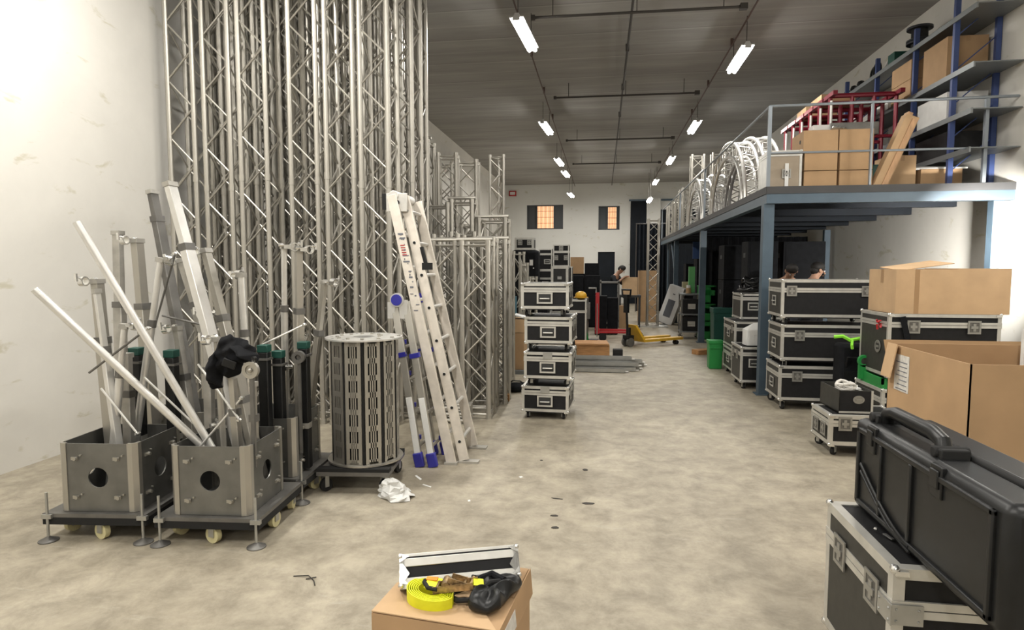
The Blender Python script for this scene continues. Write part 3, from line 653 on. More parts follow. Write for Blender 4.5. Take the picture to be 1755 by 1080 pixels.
# foreground box: lid opened a little, a case lid, a strap and a bag on it
def fg():
    t = thing('cardboard_box', 'brown cardboard box in the foreground with strap and case lid on top', 'box', (-0.51, 2.1, 0), -7)
    X, Y, h_ = 0.222, 0.215, 0.5
    MB().bx(-X, -Y, 0, X, Y, h_-0.008).build('body', 'card', t)
    MB().prism([(-X, -Y), (X*0.98, -Y), (X*0.35, -0.03), (-X*0.1, 0.02), (-X, -0.02)], h_-0.004, h_, 'z').build('flap', 'card2', t)
    MB().prism([(-X, Y), (X*0.98, Y), (X*0.98, -0.0), (-X, 0.0)], h_-0.0075, h_-0.0035, 'z').build('flap', 'card', t)
    MB().rbx((X+0.006, 0.0, h_-0.052), (0.004, 2*Y, 0.1), (0, -5, 0)).build('flap', 'card', t)
    MB().bx(X, -Y+0.04, 0.3, X+0.002, -0.02, 0.43).rbx((X+0.0095, -0.1, h_-0.06), (0.002, 0.14, 0.06), (0, -5, 0)).build('label', 'label', t)
    l = MB()
    for k in range(9): l.bx(X+0.0015, -Y+0.05+0.014*k, 0.33, X+0.003, -Y+0.055+0.014*k, 0.41)
    l.build('printed_marks', 'ink', t)
    # flight case lid, leaning over the back of the box
    t = thing('narrow_case', 'narrow silver edged flight case lid lying across the foreground box', 'flight case', (-0.50, 2.12, 0.503), 19.5); t.rotation_euler[0] = R(-30)
    X, Y, h_ = 0.215, 0.055, 0.112
    MB().bx(-X+0.006, -Y+0.006, 0.004, X-0.006, Y-0.006, h_-0.006).build('panel', 'black', t)
    e = MB().bx(-X, -Y, 0, X, -Y+0.012, 0.036).bx(-X, -Y, 0.072, X, -Y+0.012, 0.1).bx(-X, -Y+0.006, 0.104, X, Y, h_+0.004).bx(-X, Y-0.012, 0, X, Y, h_).bx(-X, -Y, 0, -X+0.02, Y, h_).bx(X-0.02, -Y, 0, X, Y, h_)
    e.build('edge_trim', 'edge', t, bevel=0.002)
    for sx in (-1, 1):
        for zz in (0.012, h_-0.004):
            c = MB().ball((sx*(X-0.004), -Y+0.001, zz), 0.0105, 12).prism([(sx*X, zz-0.02 if zz > 0.05 else zz+0.03), (sx*(X-0.035), zz), (sx*X, zz+0.01)], -Y-0.006, -Y-0.001, 'y')
            c.prism([(sx*(X+0.001), 0.02), (sx*(X-0.012), 0.02), (sx*(X-0.035), 0.05), (sx*(X-0.012), 0.085), (sx*(X+0.001), 0.085)], -Y-0.004, -Y, 'y')
            c.build('ball_corner', 'chrome', t)
    r = MB()
    for u in (-0.06, 0.07): r.ball((u, -Y, 0.018), 0.004, 8)
    r.build('rivet', 'steel', t)
    # ratchet strap
    t = thing('ratchet_strap', 'rolled fluorescent yellow ratchet strap on the foreground box', 'strap', (-0.575, 2.0, 0.502), -12)
    rl = MB()
    for k in range(6):
        r_ = 0.03+0.0055*k; n = 30
        pts = [((r_+0.0009*j/5)*1.45*math.cos(2*math.pi*j/n), r_*1.05*math.sin(2*math.pi*j/n)) for j in range(n)]
        rl_in = [(p[0]*0.955, p[1]*0.955) for p in pts]
        vs = [(*p, 0) for p in pts]+[(*p, 0.047) for p in pts]+[(*p, 0.047) for p in rl_in]+[(*p, 0) for p in rl_in]
        rl.add(vs, [(a*n+k2, a*n+(k2+1) % n, ((a+1) % 4)*n+(k2+1) % n, ((a+1) % 4)*n+k2) for a in range(4) for k2 in range(n)])
    o = rl.build('webbing_roll', 'neon', t); o.rotation_euler = (R(8), R(4), 0)
    MB().rbx((0.0, 0.02, 0.052), (0.05, 0.06, 0.004), (10, 6, 10)).rbx((0.155, 0.055, 0.062), (0.035, 0.03, 0.016), (20, 10, 30)).build('webbing_end', 'neon', t)
    MB().path([(-0.045, 0.045, 0.045), (-0.03, 0.01, 0.056), (0.0, -0.02, 0.056), (0.035, -0.02, 0.056)], 0.0075, 8).build('strap_keeper', 'rubber', t)
    MB().rbx((-0.012, 0.035, 0.06), (0.04, 0.018, 0.003), (8, 0, 12)).build('warning_label', 'orange', t)
    rt = MB()
    for s_ in (-0.022, 0.022):
        rt.rbx((0.085, 0.02+s_, 0.06), (0.14, 0.003, 0.024), (0, -8, 18)).rbx((0.11, 0.035+s_*0.8, 0.07), (0.1, 0.003, 0.018), (0, 18, 22))
    for k in range(6): rt.tube((0.03+0.022*k, -0.02+0.009*k, 0.055+0.003*k), (0.02+0.022*k, 0.03+0.009*k, 0.057+0.003*k), 0.005, 8)
    rt.tube((0.06, -0.01, 0.066), (0.045, 0.04, 0.066), 0.014, 14)
    rt.build('ratchet', 'brass', t)
    # black moulded holster
    t = thing('pouch', 'black soft pouch with a buckled belt lying at the right of the foreground box', 'pouch', (-0.385, 2.03, 0.502), -6); t.scale = (0.88, 0.9, 0.95)
    rr = random.Random(4); O = [(-0.045, -0.085), (-0.02, -0.105), (0.045, -0.1), (0.075, -0.06), (0.08, 0.0), (0.1, 0.06), (0.115, 0.13), (0.0, 0.12), (-0.1, 0.09), (-0.08, 0.05), (-0.02, 0.0), (-0.035, -0.04)]
    N = []
    for i in range(len(O)):
        for k in range(3):
            u, v = Vector(O[i]).lerp(Vector(O[(i+1) % len(O)]), k/3); N.append((u+rr.uniform(-1, 1)*0.003, v+rr.uniform(-1, 1)*0.003))
    n = len(N); cx, cy = 0.02, 0.0; vs = []; fs = []
    prof = [(1.0, 0.0), (1.04, 0.018), (1.0, 0.04), (0.85, 0.054), (0.6, 0.058), (0.3, 0.052)]
    for sc_, zz in prof:
        for i, (u, v) in enumerate(N): vs.append((cx+(u-cx)*sc_, cy+(v-cy)*sc_, max(0, zz*(1+0.25*math.sin(u*60+v*35)+0.2*math.sin(v*80-u*20))) if zz else 0))
    for j in range(len(prof)-1):
        for i in range(n): fs.append((j*n+i, j*n+(i+1) % n, (j+1)*n+(i+1) % n, (j+1)*n+i))
    fs += [tuple(range(n))[::-1], tuple((len(prof)-1)*n+i for i in range(n))]
    o = MB().add(vs, fs).build('pouch_body', 'blackp', t); o.modifiers.new('sub', 'SUBSURF').render_levels = 1
    MB().path([(-0.14, -0.03, 0.012), (-0.1, -0.055, 0.014), (-0.05, -0.05, 0.02), (-0.02, -0.02, 0.045), (0.01, 0.02, 0.06), (0.05, 0.05, 0.055)], 0.01, 8).path([(-0.14, -0.03, 0.012), (-0.13, 0.0, 0.014), (-0.08, 0.02, 0.03), (-0.02, 0.0, 0.056)], 0.008, 8).build('belt', 'rubber', t)
    MB().rbx((-0.02, -0.07, 0.052), (0.02, 0.012, 0.004), (0, 0, 20)).build('buckle', 'steel', t)
    MB().path([(-0.1, 0.07, 0.01), (-0.05, 0.04, 0.05), (0.0, 0.08, 0.062), (0.06, 0.05, 0.058)], 0.014, 8).build('webbing', 'blackc', t)
fg()

# ------------------------------------------------------------------ near right: big case, hard case, tall box
fcase('big black flight case at the lower right corner, two latches on its side', 0.975, 2.16, 0, 0.95, 0.61, 0.54, ch=0.11, seam=0.74, edge=0.038,
      hw=[('left', 'latch', -0.14, 0.72), ('left', 'latch', 0.16, 0.72), ('front', 'plate', -0.43, 0.71), ('left', 'plate', 0.27, 0.71), ('front', 'latch', 0.2, 0.72)])
def pelican():
    t = thing('hard_case', 'black ribbed plastic hard case standing on edge on the big flight case', 'hard case', (1.235, 2.3, 0.652), 0)
    # local: thickness along x (-0.17..0.17), length along y (-0.5..0.45), height along z
    def shell(x0, x1, m_, nm, inset=0.0):
        b = MB().bx(x0, -0.55+inset, 0.0+inset, x1, 0.46-inset, 0.375-inset)
        return b.build(nm, m_, t, bevel=0.03)
    shell(-0.17, -0.02, 'blackp', 'lid_shell'); shell(-0.02, 0.14, 'blackp', 'base_shell')
    r = MB()
    r.bx(-0.035, -0.56, 0.0, -0.005, 0.47, 0.385)
    r.build('rim', 'rubber', t, bevel=0.01)
    # raised frame, ribs and a curved moulding on the big face
    r = MB()
    for y0, y1, z0, z1 in ((-0.5, 0.4, 0.325, 0.345), (-0.5, 0.4, 0.03, 0.05), (0.38, 0.4, 0.03, 0.345), (-0.5, -0.48, 0.03, 0.345), (-0.05, -0.03, 0.05, 0.325), (0.18, 0.2, 0.05, 0.325)):
        r.bx(-0.182, y0, z0, -0.165, y1, z1)
    r.build('rib', 'blackp', t, bevel=0.005)
    MB().path([(-0.178, 0.36-0.03*k, 0.2-0.16*math.sin(k/14*1.5)) for k in range(15)], 0.007, 8).path([(-0.178, 0.36-0.03*k, 0.17-0.15*math.sin(k/14*1.5)) for k in range(15)], 0.005, 8).build('moulding', 'blackp', t)
    # carrying handle with its two end brackets
    MB().path([(-0.09, 0.36, 0.37), (-0.09, 0.34, 0.415), (-0.09, 0.28, 0.43), (-0.09, 0.0, 0.43), (-0.09, -0.06, 0.415), (-0.09, -0.08, 0.37)], 0.026, 14).build('carrying_handle', 'blackp', t, label='thick rounded carrying handle')
    for y in (0.38, -0.1):
        b = MB().bx(-0.13, y-0.035, 0.34, -0.04, y+0.035, 0.405).tube((-0.14, y, 0.39), (-0.03, y, 0.39), 0.02, 12)
        b.build('handle_bracket', 'rubber', t, bevel=0.006)
    for y in (0.28, -0.2):
        MB().bx(-0.178, y-0.035, 0.27, -0.16, y+0.035, 0.375).bx(-0.185, y-0.025, 0.3, -0.176, y+0.025, 0.36).build('latch', 'blackp', t, bevel=0.004)
    # key and tag on the flight case lid
    k = MB().ball((0, 0, 0.006), 0.008, 8).rbx((0.02, -0.06, 0.003), (0.012, 0.05, 0.004), (0, 0, 12))
    tag(k.build('metal_clip', 'chrome'), 'small shiny metal clip lying on the lid of the big flight case', 'clip', (1.045, 2.47, 0.652))
pelican()
def tall_box():
    t = thing('cardboard_box', 'tall open cardboard box with flaps up, behind the black hard case', 'box', (2.12, 3.58, 0), 0)
    X, Y, h_ = 0.4, 0.42, 1.2; q = 0.006
    MB().bx(-X, -Y, 0, -X+q, Y, h_).bx(X-q, -Y, 0, X, Y, h_).bx(-X, Y-q, 0, X, Y, h_).bx(-X, -Y, 0, X, -Y+q, h_-0.0).bx(-X, -Y, 0, X, Y, q).build('body', 'card', t)
    MB().rbx((-X-0.035, 0.33, h_-0.09), (0.006, 0.12, 0.2), (0, 10, 0)).build('flap', 'card2', t)
    MB().rbx((0, Y+0.05, h_-0.1), (2*X-0.02, 0.005, 0.24), (-24, 0, 0)).build('flap', 'cardin', t)
    MB().bx(-X-0.003, 0.16, h_-0.26, -X, 0.33, h_-0.05).build('label', 'label', t, label='white shipping label')
    l = MB()
    for k in range(7): l.bx(-X-0.0045, 0.18, h_-0.25+0.026*k, -X-0.003, 0.31-0.02*(k % 3), h_-0.245+0.026*k)
    l.build('printed_marks', 'ink', t)
    MB().bx(X-0.1, Y-0.06, h_-0.3, X-0.02, Y-0.03, h_+0.1).build('packing_sheet', 'paper', t)
tall_box()
def pale_box():
    t = thing('cardboard_box', 'pale cardboard box with one raised flap, on top of the right case stack', 'box', (3.16, 6.44, 1.232), 0)
    X, Y, h_ = 0.48, 0.29, 0.41
    MB().bx(-X, -Y, 0, X, Y, h_).build('body', 'card2', t)
    MB().rbx((-0.22, -0.07, h_+0.035), (0.46, 0.42, 0.006), (4, -8, 0)).build('flap', 'card2', t)
    MB().bx(0.03, -Y, h_, X, Y, h_+0.006).build('flap', 'card2', t)
    MB().bx(-X+0.16, -Y-0.001, 0.0, -X+0.2, -Y, h_).bx(-X-0.001, -0.03, 0.28, -X, 0.03, h_).build('tape', 'tape', t)
pale_box()
# strap hanging on that stack, red ribbon and lime straps
t = thing('black_strap', 'black webbing strap hanging down the front of the case under the pale cardboard box', 'strap', (2.78, 6.13, 0.85))
MB().rbx((0, 0, 0.2), (0.05, 0.008, 0.32), (0, -14, 0)).build('webbing', 'blackc', t)
MB().rbx((0.035, -0.005, 0.05), (0.06, 0.014, 0.06), (0, -14, 0)).build('buckle', 'blackp', t)
b = MB()
for k in range(5): b.rbx((0.02*math.cos(k*2), -0.005*k, 0.03*math.sin(k*2)), (0.05, 0.006, 0.018), (20*k, 40*k, 30))
tag(b.build('red_ribbon', 'red'), 'red ribbon tied between the long cases and the right case stack', 'ribbon', (2.605, 6.3, 1.12))
t = thing('lime_strap', 'lime green webbing strap draped over the black bag beside the long cases', 'strap', (2.66, 7.0, 0.86))
MB().path([(-0.2, 0, 0.06), (-0.12, -0.02, 0.07), (-0.05, -0.03, 0.03), (0.04, -0.03, 0.05), (0.1, -0.02, 0.02), (0.16, -0.04, -0.03)], 0.02, 6).build('webbing', 'lime', t)
MB().path([(-0.03, -0.04, 0.03), (-0.04, -0.06, -0.02), (-0.03, -0.05, -0.06)], 0.015, 6).path([(0.12, -0.04, 0.02), (0.14, -0.06, -0.06)], 0.018, 6).build('loose_end', 'lime', t)
t = thing('equipment_bag', 'black equipment bag standing between the long cases and the right case stack', 'bag', (2.68, 7.14, 0))
MB().bx(-0.14, -0.12, 0, 0.14, 0.12, 0.84).build('bag_body', 'blackc', t, bevel=0.04)
MB().path([(-0.08, -0.12, 0.6), (-0.08, -0.15, 0.7), (0.08, -0.15, 0.7), (0.08, -0.12, 0.6)], 0.01, 8).bx(-0.1, -0.135, 0.3, 0.1, -0.11, 0.55).build('pocket', 'blackp', t)
t = thing('green_clamp', 'green plastic holder poking out beside the right case stack', 'holder', (2.62, 6.62, 0.62))
MB().ring((0, 0, 0.1), 0.06, 0.035, -0.02, 0.02, 'y', 16).bx(-0.05, -0.02, -0.08, 0.05, 0.02, 0.06).build('holder_body', 'green', t)
# ------------------------------------------------------------------ mezzanine
MX, MY, MZ = 2.05, 8.3, 2.68
POSTS = [(2.1, 8.42), (2.2, 14.2), (2.2, 19.2)]
def mezz():
    t = thing('mezzanine', 'blue-grey steel mezzanine platform along the right wall, loaded with arches and boxes', 'mezzanine', (0, 0, 0))
    MB().bx(MX, MY, MZ-0.05, XR-0.002, 22.6, MZ).build('deck', 'deckdark', t)
    MB().bx(MX, MY-0.01, MZ-0.09, XR-0.004, MY, MZ).bx(MX-0.01, MY, MZ-0.09, MX, 22.6, MZ).build('deck_edge', 'deckdark', t, label='dark deck edging strip')
    MB().bx(MX, MY, MZ-0.21, XR-0.004, MY+0.1, MZ-0.05).build('front_beam', 'bluegrey', t)
    MB().bx(MX, MY+0.1, MZ-0.21, MX+0.1, 22.6, MZ-0.05).build('side_beam', 'bluegrey', t)
    for k in range(1, 12):
        y = MY+1.28*k
        MB().bx(MX+0.1, y-0.04, MZ-0.17, XR-0.004, y+0.04, MZ-0.05).build('joist', 'slate', t)
    for x, y in POSTS:
        p = MB().bx(x-0.065, y-0.065, 0.012, x+0.065, y+0.065, MZ-0.21).build('post', 'bluegrey', t)
        MB().bx(x-0.1, y-0.1, 0, x+0.1, y+0.1, 0.012).build('foot_plate', 'bluegrey', p)
    for y in (8.42, 14.2, 19.2):
        p = MB().bx(XR-0.2, y-0.06, 0.012, XR-0.08, y+0.06, MZ-0.21).build('post', 'bluegrey', t)
    # guard rail: along the front and along the aisle side
    for x, hw_ in ((MX+0.02, 0.02), (3.27, 0.011), (4.55, 0.02)): MB().bx(x-hw_, MY+0.01, MZ, x+hw_, MY+0.05, MZ+1.0).build('rail_post', 'railgrey', t)
    MB().tube((MX+0.02, MY+0.03, MZ+1.0), (XR-0.01, MY+0.03, MZ+1.02), 0.018, 8).build('top_rail', 'railgrey', t)
    MB().tube((MX+0.02, MY+0.03, MZ+0.42), (XR-0.01, MY+0.03, MZ+0.42), 0.014, 8).build('middle_rail', 'railgrey', t)
    for y in (13.3, 17.4, 22.5): MB().bx(MX+0.0, y-0.02, MZ, MX+0.04, y+0.02, MZ+1.0).build('rail_post', 'railgrey', t)
    MB().tube((MX+0.02, MY+0.03, MZ+1.0), (MX+0.02, 22.5, MZ+1.0), 0.016, 8).build('side_rail', 'railgrey', t)
    # diagonal braces below, far end
    MB().tube((2.2, 19.2, 1.2), (2.2, 20.4, MZ-0.2), 0.03, 8).tube((2.3, 22.4, 0), (2.3, 22.4, MZ-0.2), 0.04, 8).build('brace', 'bluegrey', t)
mezz()
def pallet_rack():
    t = thing('storage_rack', 'blue upright shelving rack with grey shelves against the right wall, on the mezzanine', 'shelving', (0, 0, MZ))
    ys = [8.75, 9.77, 11.03, 12.3, 13.6]; X0, X1 = 4.38, 4.86
    for y in ys:
        b = MB().bx(X0-0.03, y-0.025, 0, X0+0.03, y+0.025, 2.35).bx(X1-0.03, y-0.025, 0, X1+0.03, y+0.025, 2.35)
        u = b.build('upright', 'rackblue', t)
        d = MB()
        for k in range(5): d.tube((X0, y, 0.2+0.42*k), (X1, y, 0.2+0.42*(k+1) if k % 2 == 0 else 0.2+0.42*(k+1)), 0.008, 6)
        d.build('lacing', 'rackblue', u)
    for z in (0.42, 0.88, 1.42, 2.1):
        b = MB().bx(X0-0.045, ys[0]-0.5, z-0.06, X0-0.025, ys[-1]+0.03, z+0.005).bx(X0-0.025, ys[0]-0.5, z-0.012, X1+0.03, ys[-1]+0.03, z+0.0)
        b.build('shelf', 'rackgrey', t)
pallet_rack()
RZ = MZ
# boxes on the deck
for c, (x0, x1) in enumerate(((2.58, 2.985), (2.995, 3.41))):
    for r in range(3):
        z = MZ+[0, 0.235, 0.47][r]; hh = [0.23, 0.23, 0.275][r]
        if r == 2: x0_, x1_ = x0-0.02+0.02*c, x1-0.0
        else: x0_, x1_ = x0+0.015*c, x1
        cbox('brown carton on the mezzanine, %s of the %s column in the square stack' % (['bottom', 'middle', 'top'][r], ['left', 'right'][c]), x0_, 8.6, z, x1_-x0_-0.006, 0.5, hh, m='card', nm='carton', group='cartons in a square stack on the mezzanine', tape=False, flaps=(r == 2), lab=None)
MB().tube((2.555, 8.74, MZ+0.62), (2.56, 8.74, MZ+0.62), 0.025, 12).build('carton_handhole', 'dark')
o = bpy.data.objects['carton_handhole']; o.parent = [q for q in bpy.data.objects if q.get('label') == 'brown carton on the mezzanine, top of the left column in the square stack'][0]
o.matrix_parent_inverse = Matrix.Translation(-o.parent.location)
o.name = 'hand_hole'
t = fcase('beige flight case with silver edges on the mezzanine, left of the square carton stack', 2.13, 8.6, MZ, 0.42, 0.5, 0.5, ch=0, seam=0.9, panel='ply', side='edge', edge=0.03, hw=[('front', 'latch', 0.02, 0.4)])
MB().bx(0.0, -0.262, 0.02, 0.045, -0.253, 0.33).build('white_strip', 'white', t)
cbox('small white covered parcel on top of the carton stack', 2.72, 8.75, MZ+0.746, 0.2, 0.2, 0.1, m='paper', nm='white_parcel', tape=False, flaps=False)
for k in range(3):
    t = MB().ball((0, 0, 0.035), 0.05, 8, (1, 1, 0.7))
    tag(t.build('steel_fitting', 'chrome'), ['left', 'middle', 'right'][k]+' of three shiny fittings beside the white parcel on the carton stack', 'fitting', (2.97+0.06*k, 8.7+0.03*k, MZ+0.746), group='fittings on the carton stack')
MB().bx(0, 0, 0, 0.6, 0.45, 0.16).build('grey_bin', 'alu_dull'); tag(bpy.data.objects['grey_bin'], 'flat dark grey bin at the back of the carton stack top', 'bin', (3.0, 8.95, MZ+0.746))
# leaning timber
t = thing('timber_bundle', 'long pale wooden beam leaning against the blue rack, right of the carton stack', 'timber', (3.47, 8.56, MZ+0.0), 0)
for k in range(3):
    MB().rbx((0.17+0.03*k, 0.1, 0.46-0.02*k), (0.16 if k == 1 else 0.06, 0.12+0.03*k, 1.02-0.06*k), (0, 22, 0)).build('plank', 'woodp' if k != 1 else 'card2', t)
cbox('small brown carton on the mezzanine floor, torn, beneath the leaning beam', 3.72, 8.9, MZ, 0.34, 0.4, 0.45, rz=2, m='card2', nm='carton', seam='y')
cbox('brown carton at the far right of the mezzanine floor, in the rack bottom', 4.14, 8.95, MZ, 0.5, 0.42, 0.27, m='card', nm='carton')
MB().bx(0, 0, 0, 0.16, 0.2, 0.36).build('teal_container', 'teal'); tag(bpy.data.objects['teal_container'], 'dark teal container between the leaning beam and the torn carton', 'container', (3.54, 9.05, MZ))
t = thing('white_bundle', 'bundle of white rods lying over the carton at far right of the mezzanine', 'rods', (4.2, 9.1, MZ+0.262))
for k in range(4): MB().tube((-0.12, -0.1+0.05*k, 0.02+0.012*k), (0.5, -0.14+0.06*k, 0.02+0.014*k), 0.013, 6).build('rod', 'white', t)
# shelf contents (rack shelves at RZ+0.42, 0.88, 1.42, 2.1; rack x 4.34..4.88)
SH = [RZ+0.42, RZ+0.88, RZ+1.42, RZ+2.1]
def on_rack(lab, y0, y1, si, hh, m='card', x0=4.36, x1=4.84, nm='carton', tape=True):
    return cbox(lab, x0, y0, SH[si], x1-x0, y1-y0, hh, m=m, nm=nm, tape=tape, seam='y')
on_rack('brown carton on the second highest rack shelf, nearest, right of the front upright', 8.9, 9.5, 2, 0.52)
on_rack('brown carton on the second highest rack shelf, lower one behind the front upright', 9.85, 10.45, 2, 0.27)
cbox('brown carton on the second highest rack shelf, standing on the lower one behind the upright', 4.36, 9.85, SH[2]+0.275, 0.48, 0.6, 0.27, nm='carton', seam='y')
on_rack('white carton at the far end of the second highest rack shelf', 10.55, 10.95, 2, 0.22, 'paper', tape=False)
on_rack('white carton on the middle rack shelf at far right', 8.85, 9.6, 1, 0.35, 'paper', tape=False)
on_rack('grey carton on the middle rack shelf behind the front upright', 9.95, 10.5, 1, 0.25, 'alu_dull', tape=False)
on_rack('black carton on the lowest rack shelf at far right', 8.8, 9.6, 0, 0.3, 'black', tape=False)
on_rack('black carton on the lowest rack shelf behind the front upright', 9.95, 10.6, 0, 0.26, 'black', tape=False)
on_rack('small brown carton at the far end of the top rack shelf', 12.9, 13.2, 3, 0.18, tape=False)
on_rack('yellowish carton at the far end of the top rack shelf, beyond the small brown one', 13.3, 13.55, 3, 0.2, 'yellow', tape=False)
for i, (y, lab) in enumerate(((9.3, 'lower of two black cable spools on the top rack shelf, at far right'), (9.3, 'upper of two black cable spools on the top rack shelf, at far right'))):
    t = thing('cable_spool', lab, 'spool', (4.6, y+0.88, SH[3]+0.002+0.21*i))
    MB().lathe([(0.17, 0), (0.17, 0.02), (0.08, 0.02)], 20).lathe([(0.08, 0.17), (0.17, 0.17), (0.17, 0.2)], 20).build('flange', 'spool', t)
    MB().tube((0, 0, 0.018), (0, 0, 0.172), 0.11, 18).build('wound_cable', 'blackp', t)
cbox('teal box beside the cable spools on the top rack shelf', 4.36, 10.4, SH[3], 0.35, 0.22, 0.16, m='teal', nm='small_box', tape=False, flaps=False)
for k in range(2):
    c = MB().path([(0, 0.13*math.cos(2*math.pi*i/16), 0.15+0.13*math.sin(2*math.pi*i/16)) for i in range(17)], 0.02, 6)
    tag(c.build('cable_ring', 'blackp'), ['nearer', 'farther'][k]+' black cable ring standing on the top rack shelf past the spools', 'cable', (4.5+0.05*k, 11.35+0.24*k, SH[3]))
t = thing('metal_fitting', 'white bent bracket on the top rack shelf between spools and cable rings', 'bracket', (4.5, 10.95, SH[3]))
MB().path([(0, 0.1, 0), (0, 0.1, 0.12), (0, -0.02, 0.2), (0, -0.08, 0.16)], 0.014, 6).build('bent_rod', 'white', t)
for k in range(3):
    b = MB().bx(-0.08, -0.08, 0, 0.08, 0.08, 0.09).ball((0, 0, 0.12), 0.07, 8)
    tag(b.build('floodlight', 'blackp'), ['nearest', 'middle', 'farthest'][k]+' of three small black fixtures on the top rack shelf past the cable rings', 'fixture', (4.5, 12.0+0.3*k, SH[3]), group='black fixtures on the rack top')
# red steel frames stacked behind the beige case
def red_frames():
    for k in range(6):
        y = 9.9+0.45*k
        t = thing('red_steel_frame', ['nearest', 'second', 'third', 'fourth', 'fifth', 'farthest'][k]+' dark red steel frame standing on the mezzanine behind the beige case', 'frame', (3.75, y, MZ), 0, 'red steel frames on the mezzanine')
        b = MB(); hh = 1.5
        for x in (-0.45, -0.15, 0.15, 0.45): b.tube((x, 0, 0), (x, 0, hh), 0.03, 8)
        b.build('upright', 'dred', t)
        MB().tube((-0.47, 0, hh), (0.47, 0, hh), 0.035, 8).tube((-0.45, 0, 0.9), (0.45, 0, 0.9), 0.025, 8).bx(-0.48, -0.2, hh-0.03, -0.42, 0.2, hh+0.03).bx(0.42, -0.2, hh-0.03, 0.48, 0.2, hh+0.03).build('cross_rail', 'dred', t)
        MB().tube((-0.45, -0.05, 0.95), (-0.45, -0.05, hh-0.08), 0.02, 8).build('highlight_strut', 'alu_bright', t)  # bright rod stands in for the white highlights on the tubes
    for k in range(2):
        cbox(['nearer', 'farther'][k]+' brown carton lying on top of the red steel frames', 3.4, 10.6+0.75*k, MZ+1.54, 0.5, 0.5, 0.17, m='card2', nm='carton')
red_frames()
# curved truss arches
def arch(label, x, yc, a_, b_, wd=0.23, tilt=0, group=None):
    t = thing('truss_arch', label, 'truss arch', (x, yc, MZ), tilt, group)
    n = 28
    def P(s, k, off, xx):
        th = math.pi*(k/n); return (xx, -math.cos(th)*(a_-off), max(0.02, math.sin(th)*(b_-off)) + (0.0))
    for off in (0, wd):
        for xx in (-wd/2, wd/2):
            MB().path([P(0, k, off, xx) for k in range(n+1)], 0.03, 8).build('curved_chord', 'alu_bright', t)
    br = MB()
    for k in range(n):
        for xx in (-wd/2, wd/2):
            br.tube(P(0, k, 0 if k % 2 else wd, xx), P(0, k+1, wd if k % 2 else 0, xx), 0.009, 6, cap=False)
        for off in (0, wd):
            br.tube(P(0, k, off, -wd/2 if k % 2 else wd/2), P(0, k+1, off, wd/2 if k % 2 else -wd/2), 0.009, 6, cap=False)
    br.build('bracing', 'alu_bright', t)
    return t
arch('nearest large silver truss arch on the mezzanine edge', 2.25, 11.45, 1.55, 1.12, group='truss arches on the mezzanine')
arch('large silver truss arch just inside the nearest one, slightly taller', 2.6, 11.6, 1.6, 1.22, group='truss arches on the mezzanine')
arch('smaller silver truss arch on the mezzanine edge, halfway along', 2.25, 15.1, 1.25, 1.02, group='truss arches on the mezzanine')
arch('smaller silver truss arch halfway along, the inner one of its pair', 2.6, 15.2, 1.25, 1.12, group='truss arches on the mezzanine')
for k in range(5):
    cbox('small brown box on the mezzanine floor under the nearest arches, %s from the near end' % ['first', 'second', 'third', 'fourth', 'fifth'][k], 2.8, 10.2+0.42*k, MZ, 0.2, 0.2, [0.3, 0.22, 0.28, 0.24, 0.2][k], m='card2' if k % 2 else 'card', nm='small_box', tape=False, flaps=False)
for k, (x, y, L, w_) in enumerate([(2.42, 16.85, 1.9, 0.3), (2.95, 16.95, 1.95, 0.3), (2.3, 17.9, 1.2, 0.22), (2.3, 18.6, 1.22, 0.22), (2.32, 19.6, 1.1, 0.24), (2.32, 20.4, 1.1, 0.24), (2.32, 21.5, 1.05, 0.22), (2.32, 22.2, 1.1, 0.22)]):
    o = truss(['near left of the two taller', 'near right of the two taller', 'first', 'second', 'third', 'fourth', 'fifth', 'sixth'][k]+(' silver trusses standing on the mezzanine behind the arches' if k < 2 else ' of the short silver trusses standing at the far mezzanine edge'), (x, y, MZ), L, w_, (0, 0, 0), group='short trusses on the mezzanine')

# ------------------------------------------------------------------ under the mezzanine
def speaker(label, x, y, z, w_, d_, h_, rz=0, group=None):
    t = thing('speaker_cabinet', label, 'speaker', (x, y, z), rz, group)
    MB().bx(-w_/2, -d_/2, 0, w_/2, d_/2, h_).build('cabinet', 'blackc', t, bevel=0.01)
    MB().bx(-w_/2+0.04, -d_/2-0.01, 0.05, w_/2-0.04, -d_/2, h_-0.05).build('grille', 'blackc', t)
    MB().bx(-w_/2-0.006, -0.08, h_*0.6, -w_/2, 0.08, h_*0.6+0.08).build('handle', 'dark', t)
    return t
nn = 0
for x, y, w_ in ((2.68, 13.3, 0.5), (3.2, 12.6, 0.5)):
    for r in range(3):
        speaker('%s black speaker cabinet of the %s dark column under the mezzanine' % (['bottom', 'middle', 'top'][r], ['farther left', 'nearer right'][nn]), x, y, 0.71*r, w_, 0.6, 0.7, group='black speaker columns under the mezzanine')
    nn += 1
for r in range(3):
    speaker('%s black cabinet of the dark stack behind the long cases' % ['bottom', 'middle', 'top'][r], 3.5, 11.8, 0.71*r, 0.7, 0.6, 0.7, group='black cabinets behind the long cases')
for r in range(3):
    speaker('%s black cabinet of the dark stack right behind the nearest post' % ['bottom', 'middle', 'top'][r], 2.6+0.15, 11.5, 0.71*r, 0.5, 0.5, 0.7, group='black cabinets behind the post')
# curtain hanging in the dark depth
b = MB(); n = 90
pts = [(2.5+2.3*k/n, 15.6+0.05*math.sin(k*0.9)) for k in range(n+1)]
b.prism(pts+[(p[0], p[1]+0.015) for p in reversed(pts)], 0.02, 2.4, 'z')
tag(b.build('black_curtain', 'blackc'), 'black curtain hanging below the mezzanine behind the speaker columns', 'curtain')
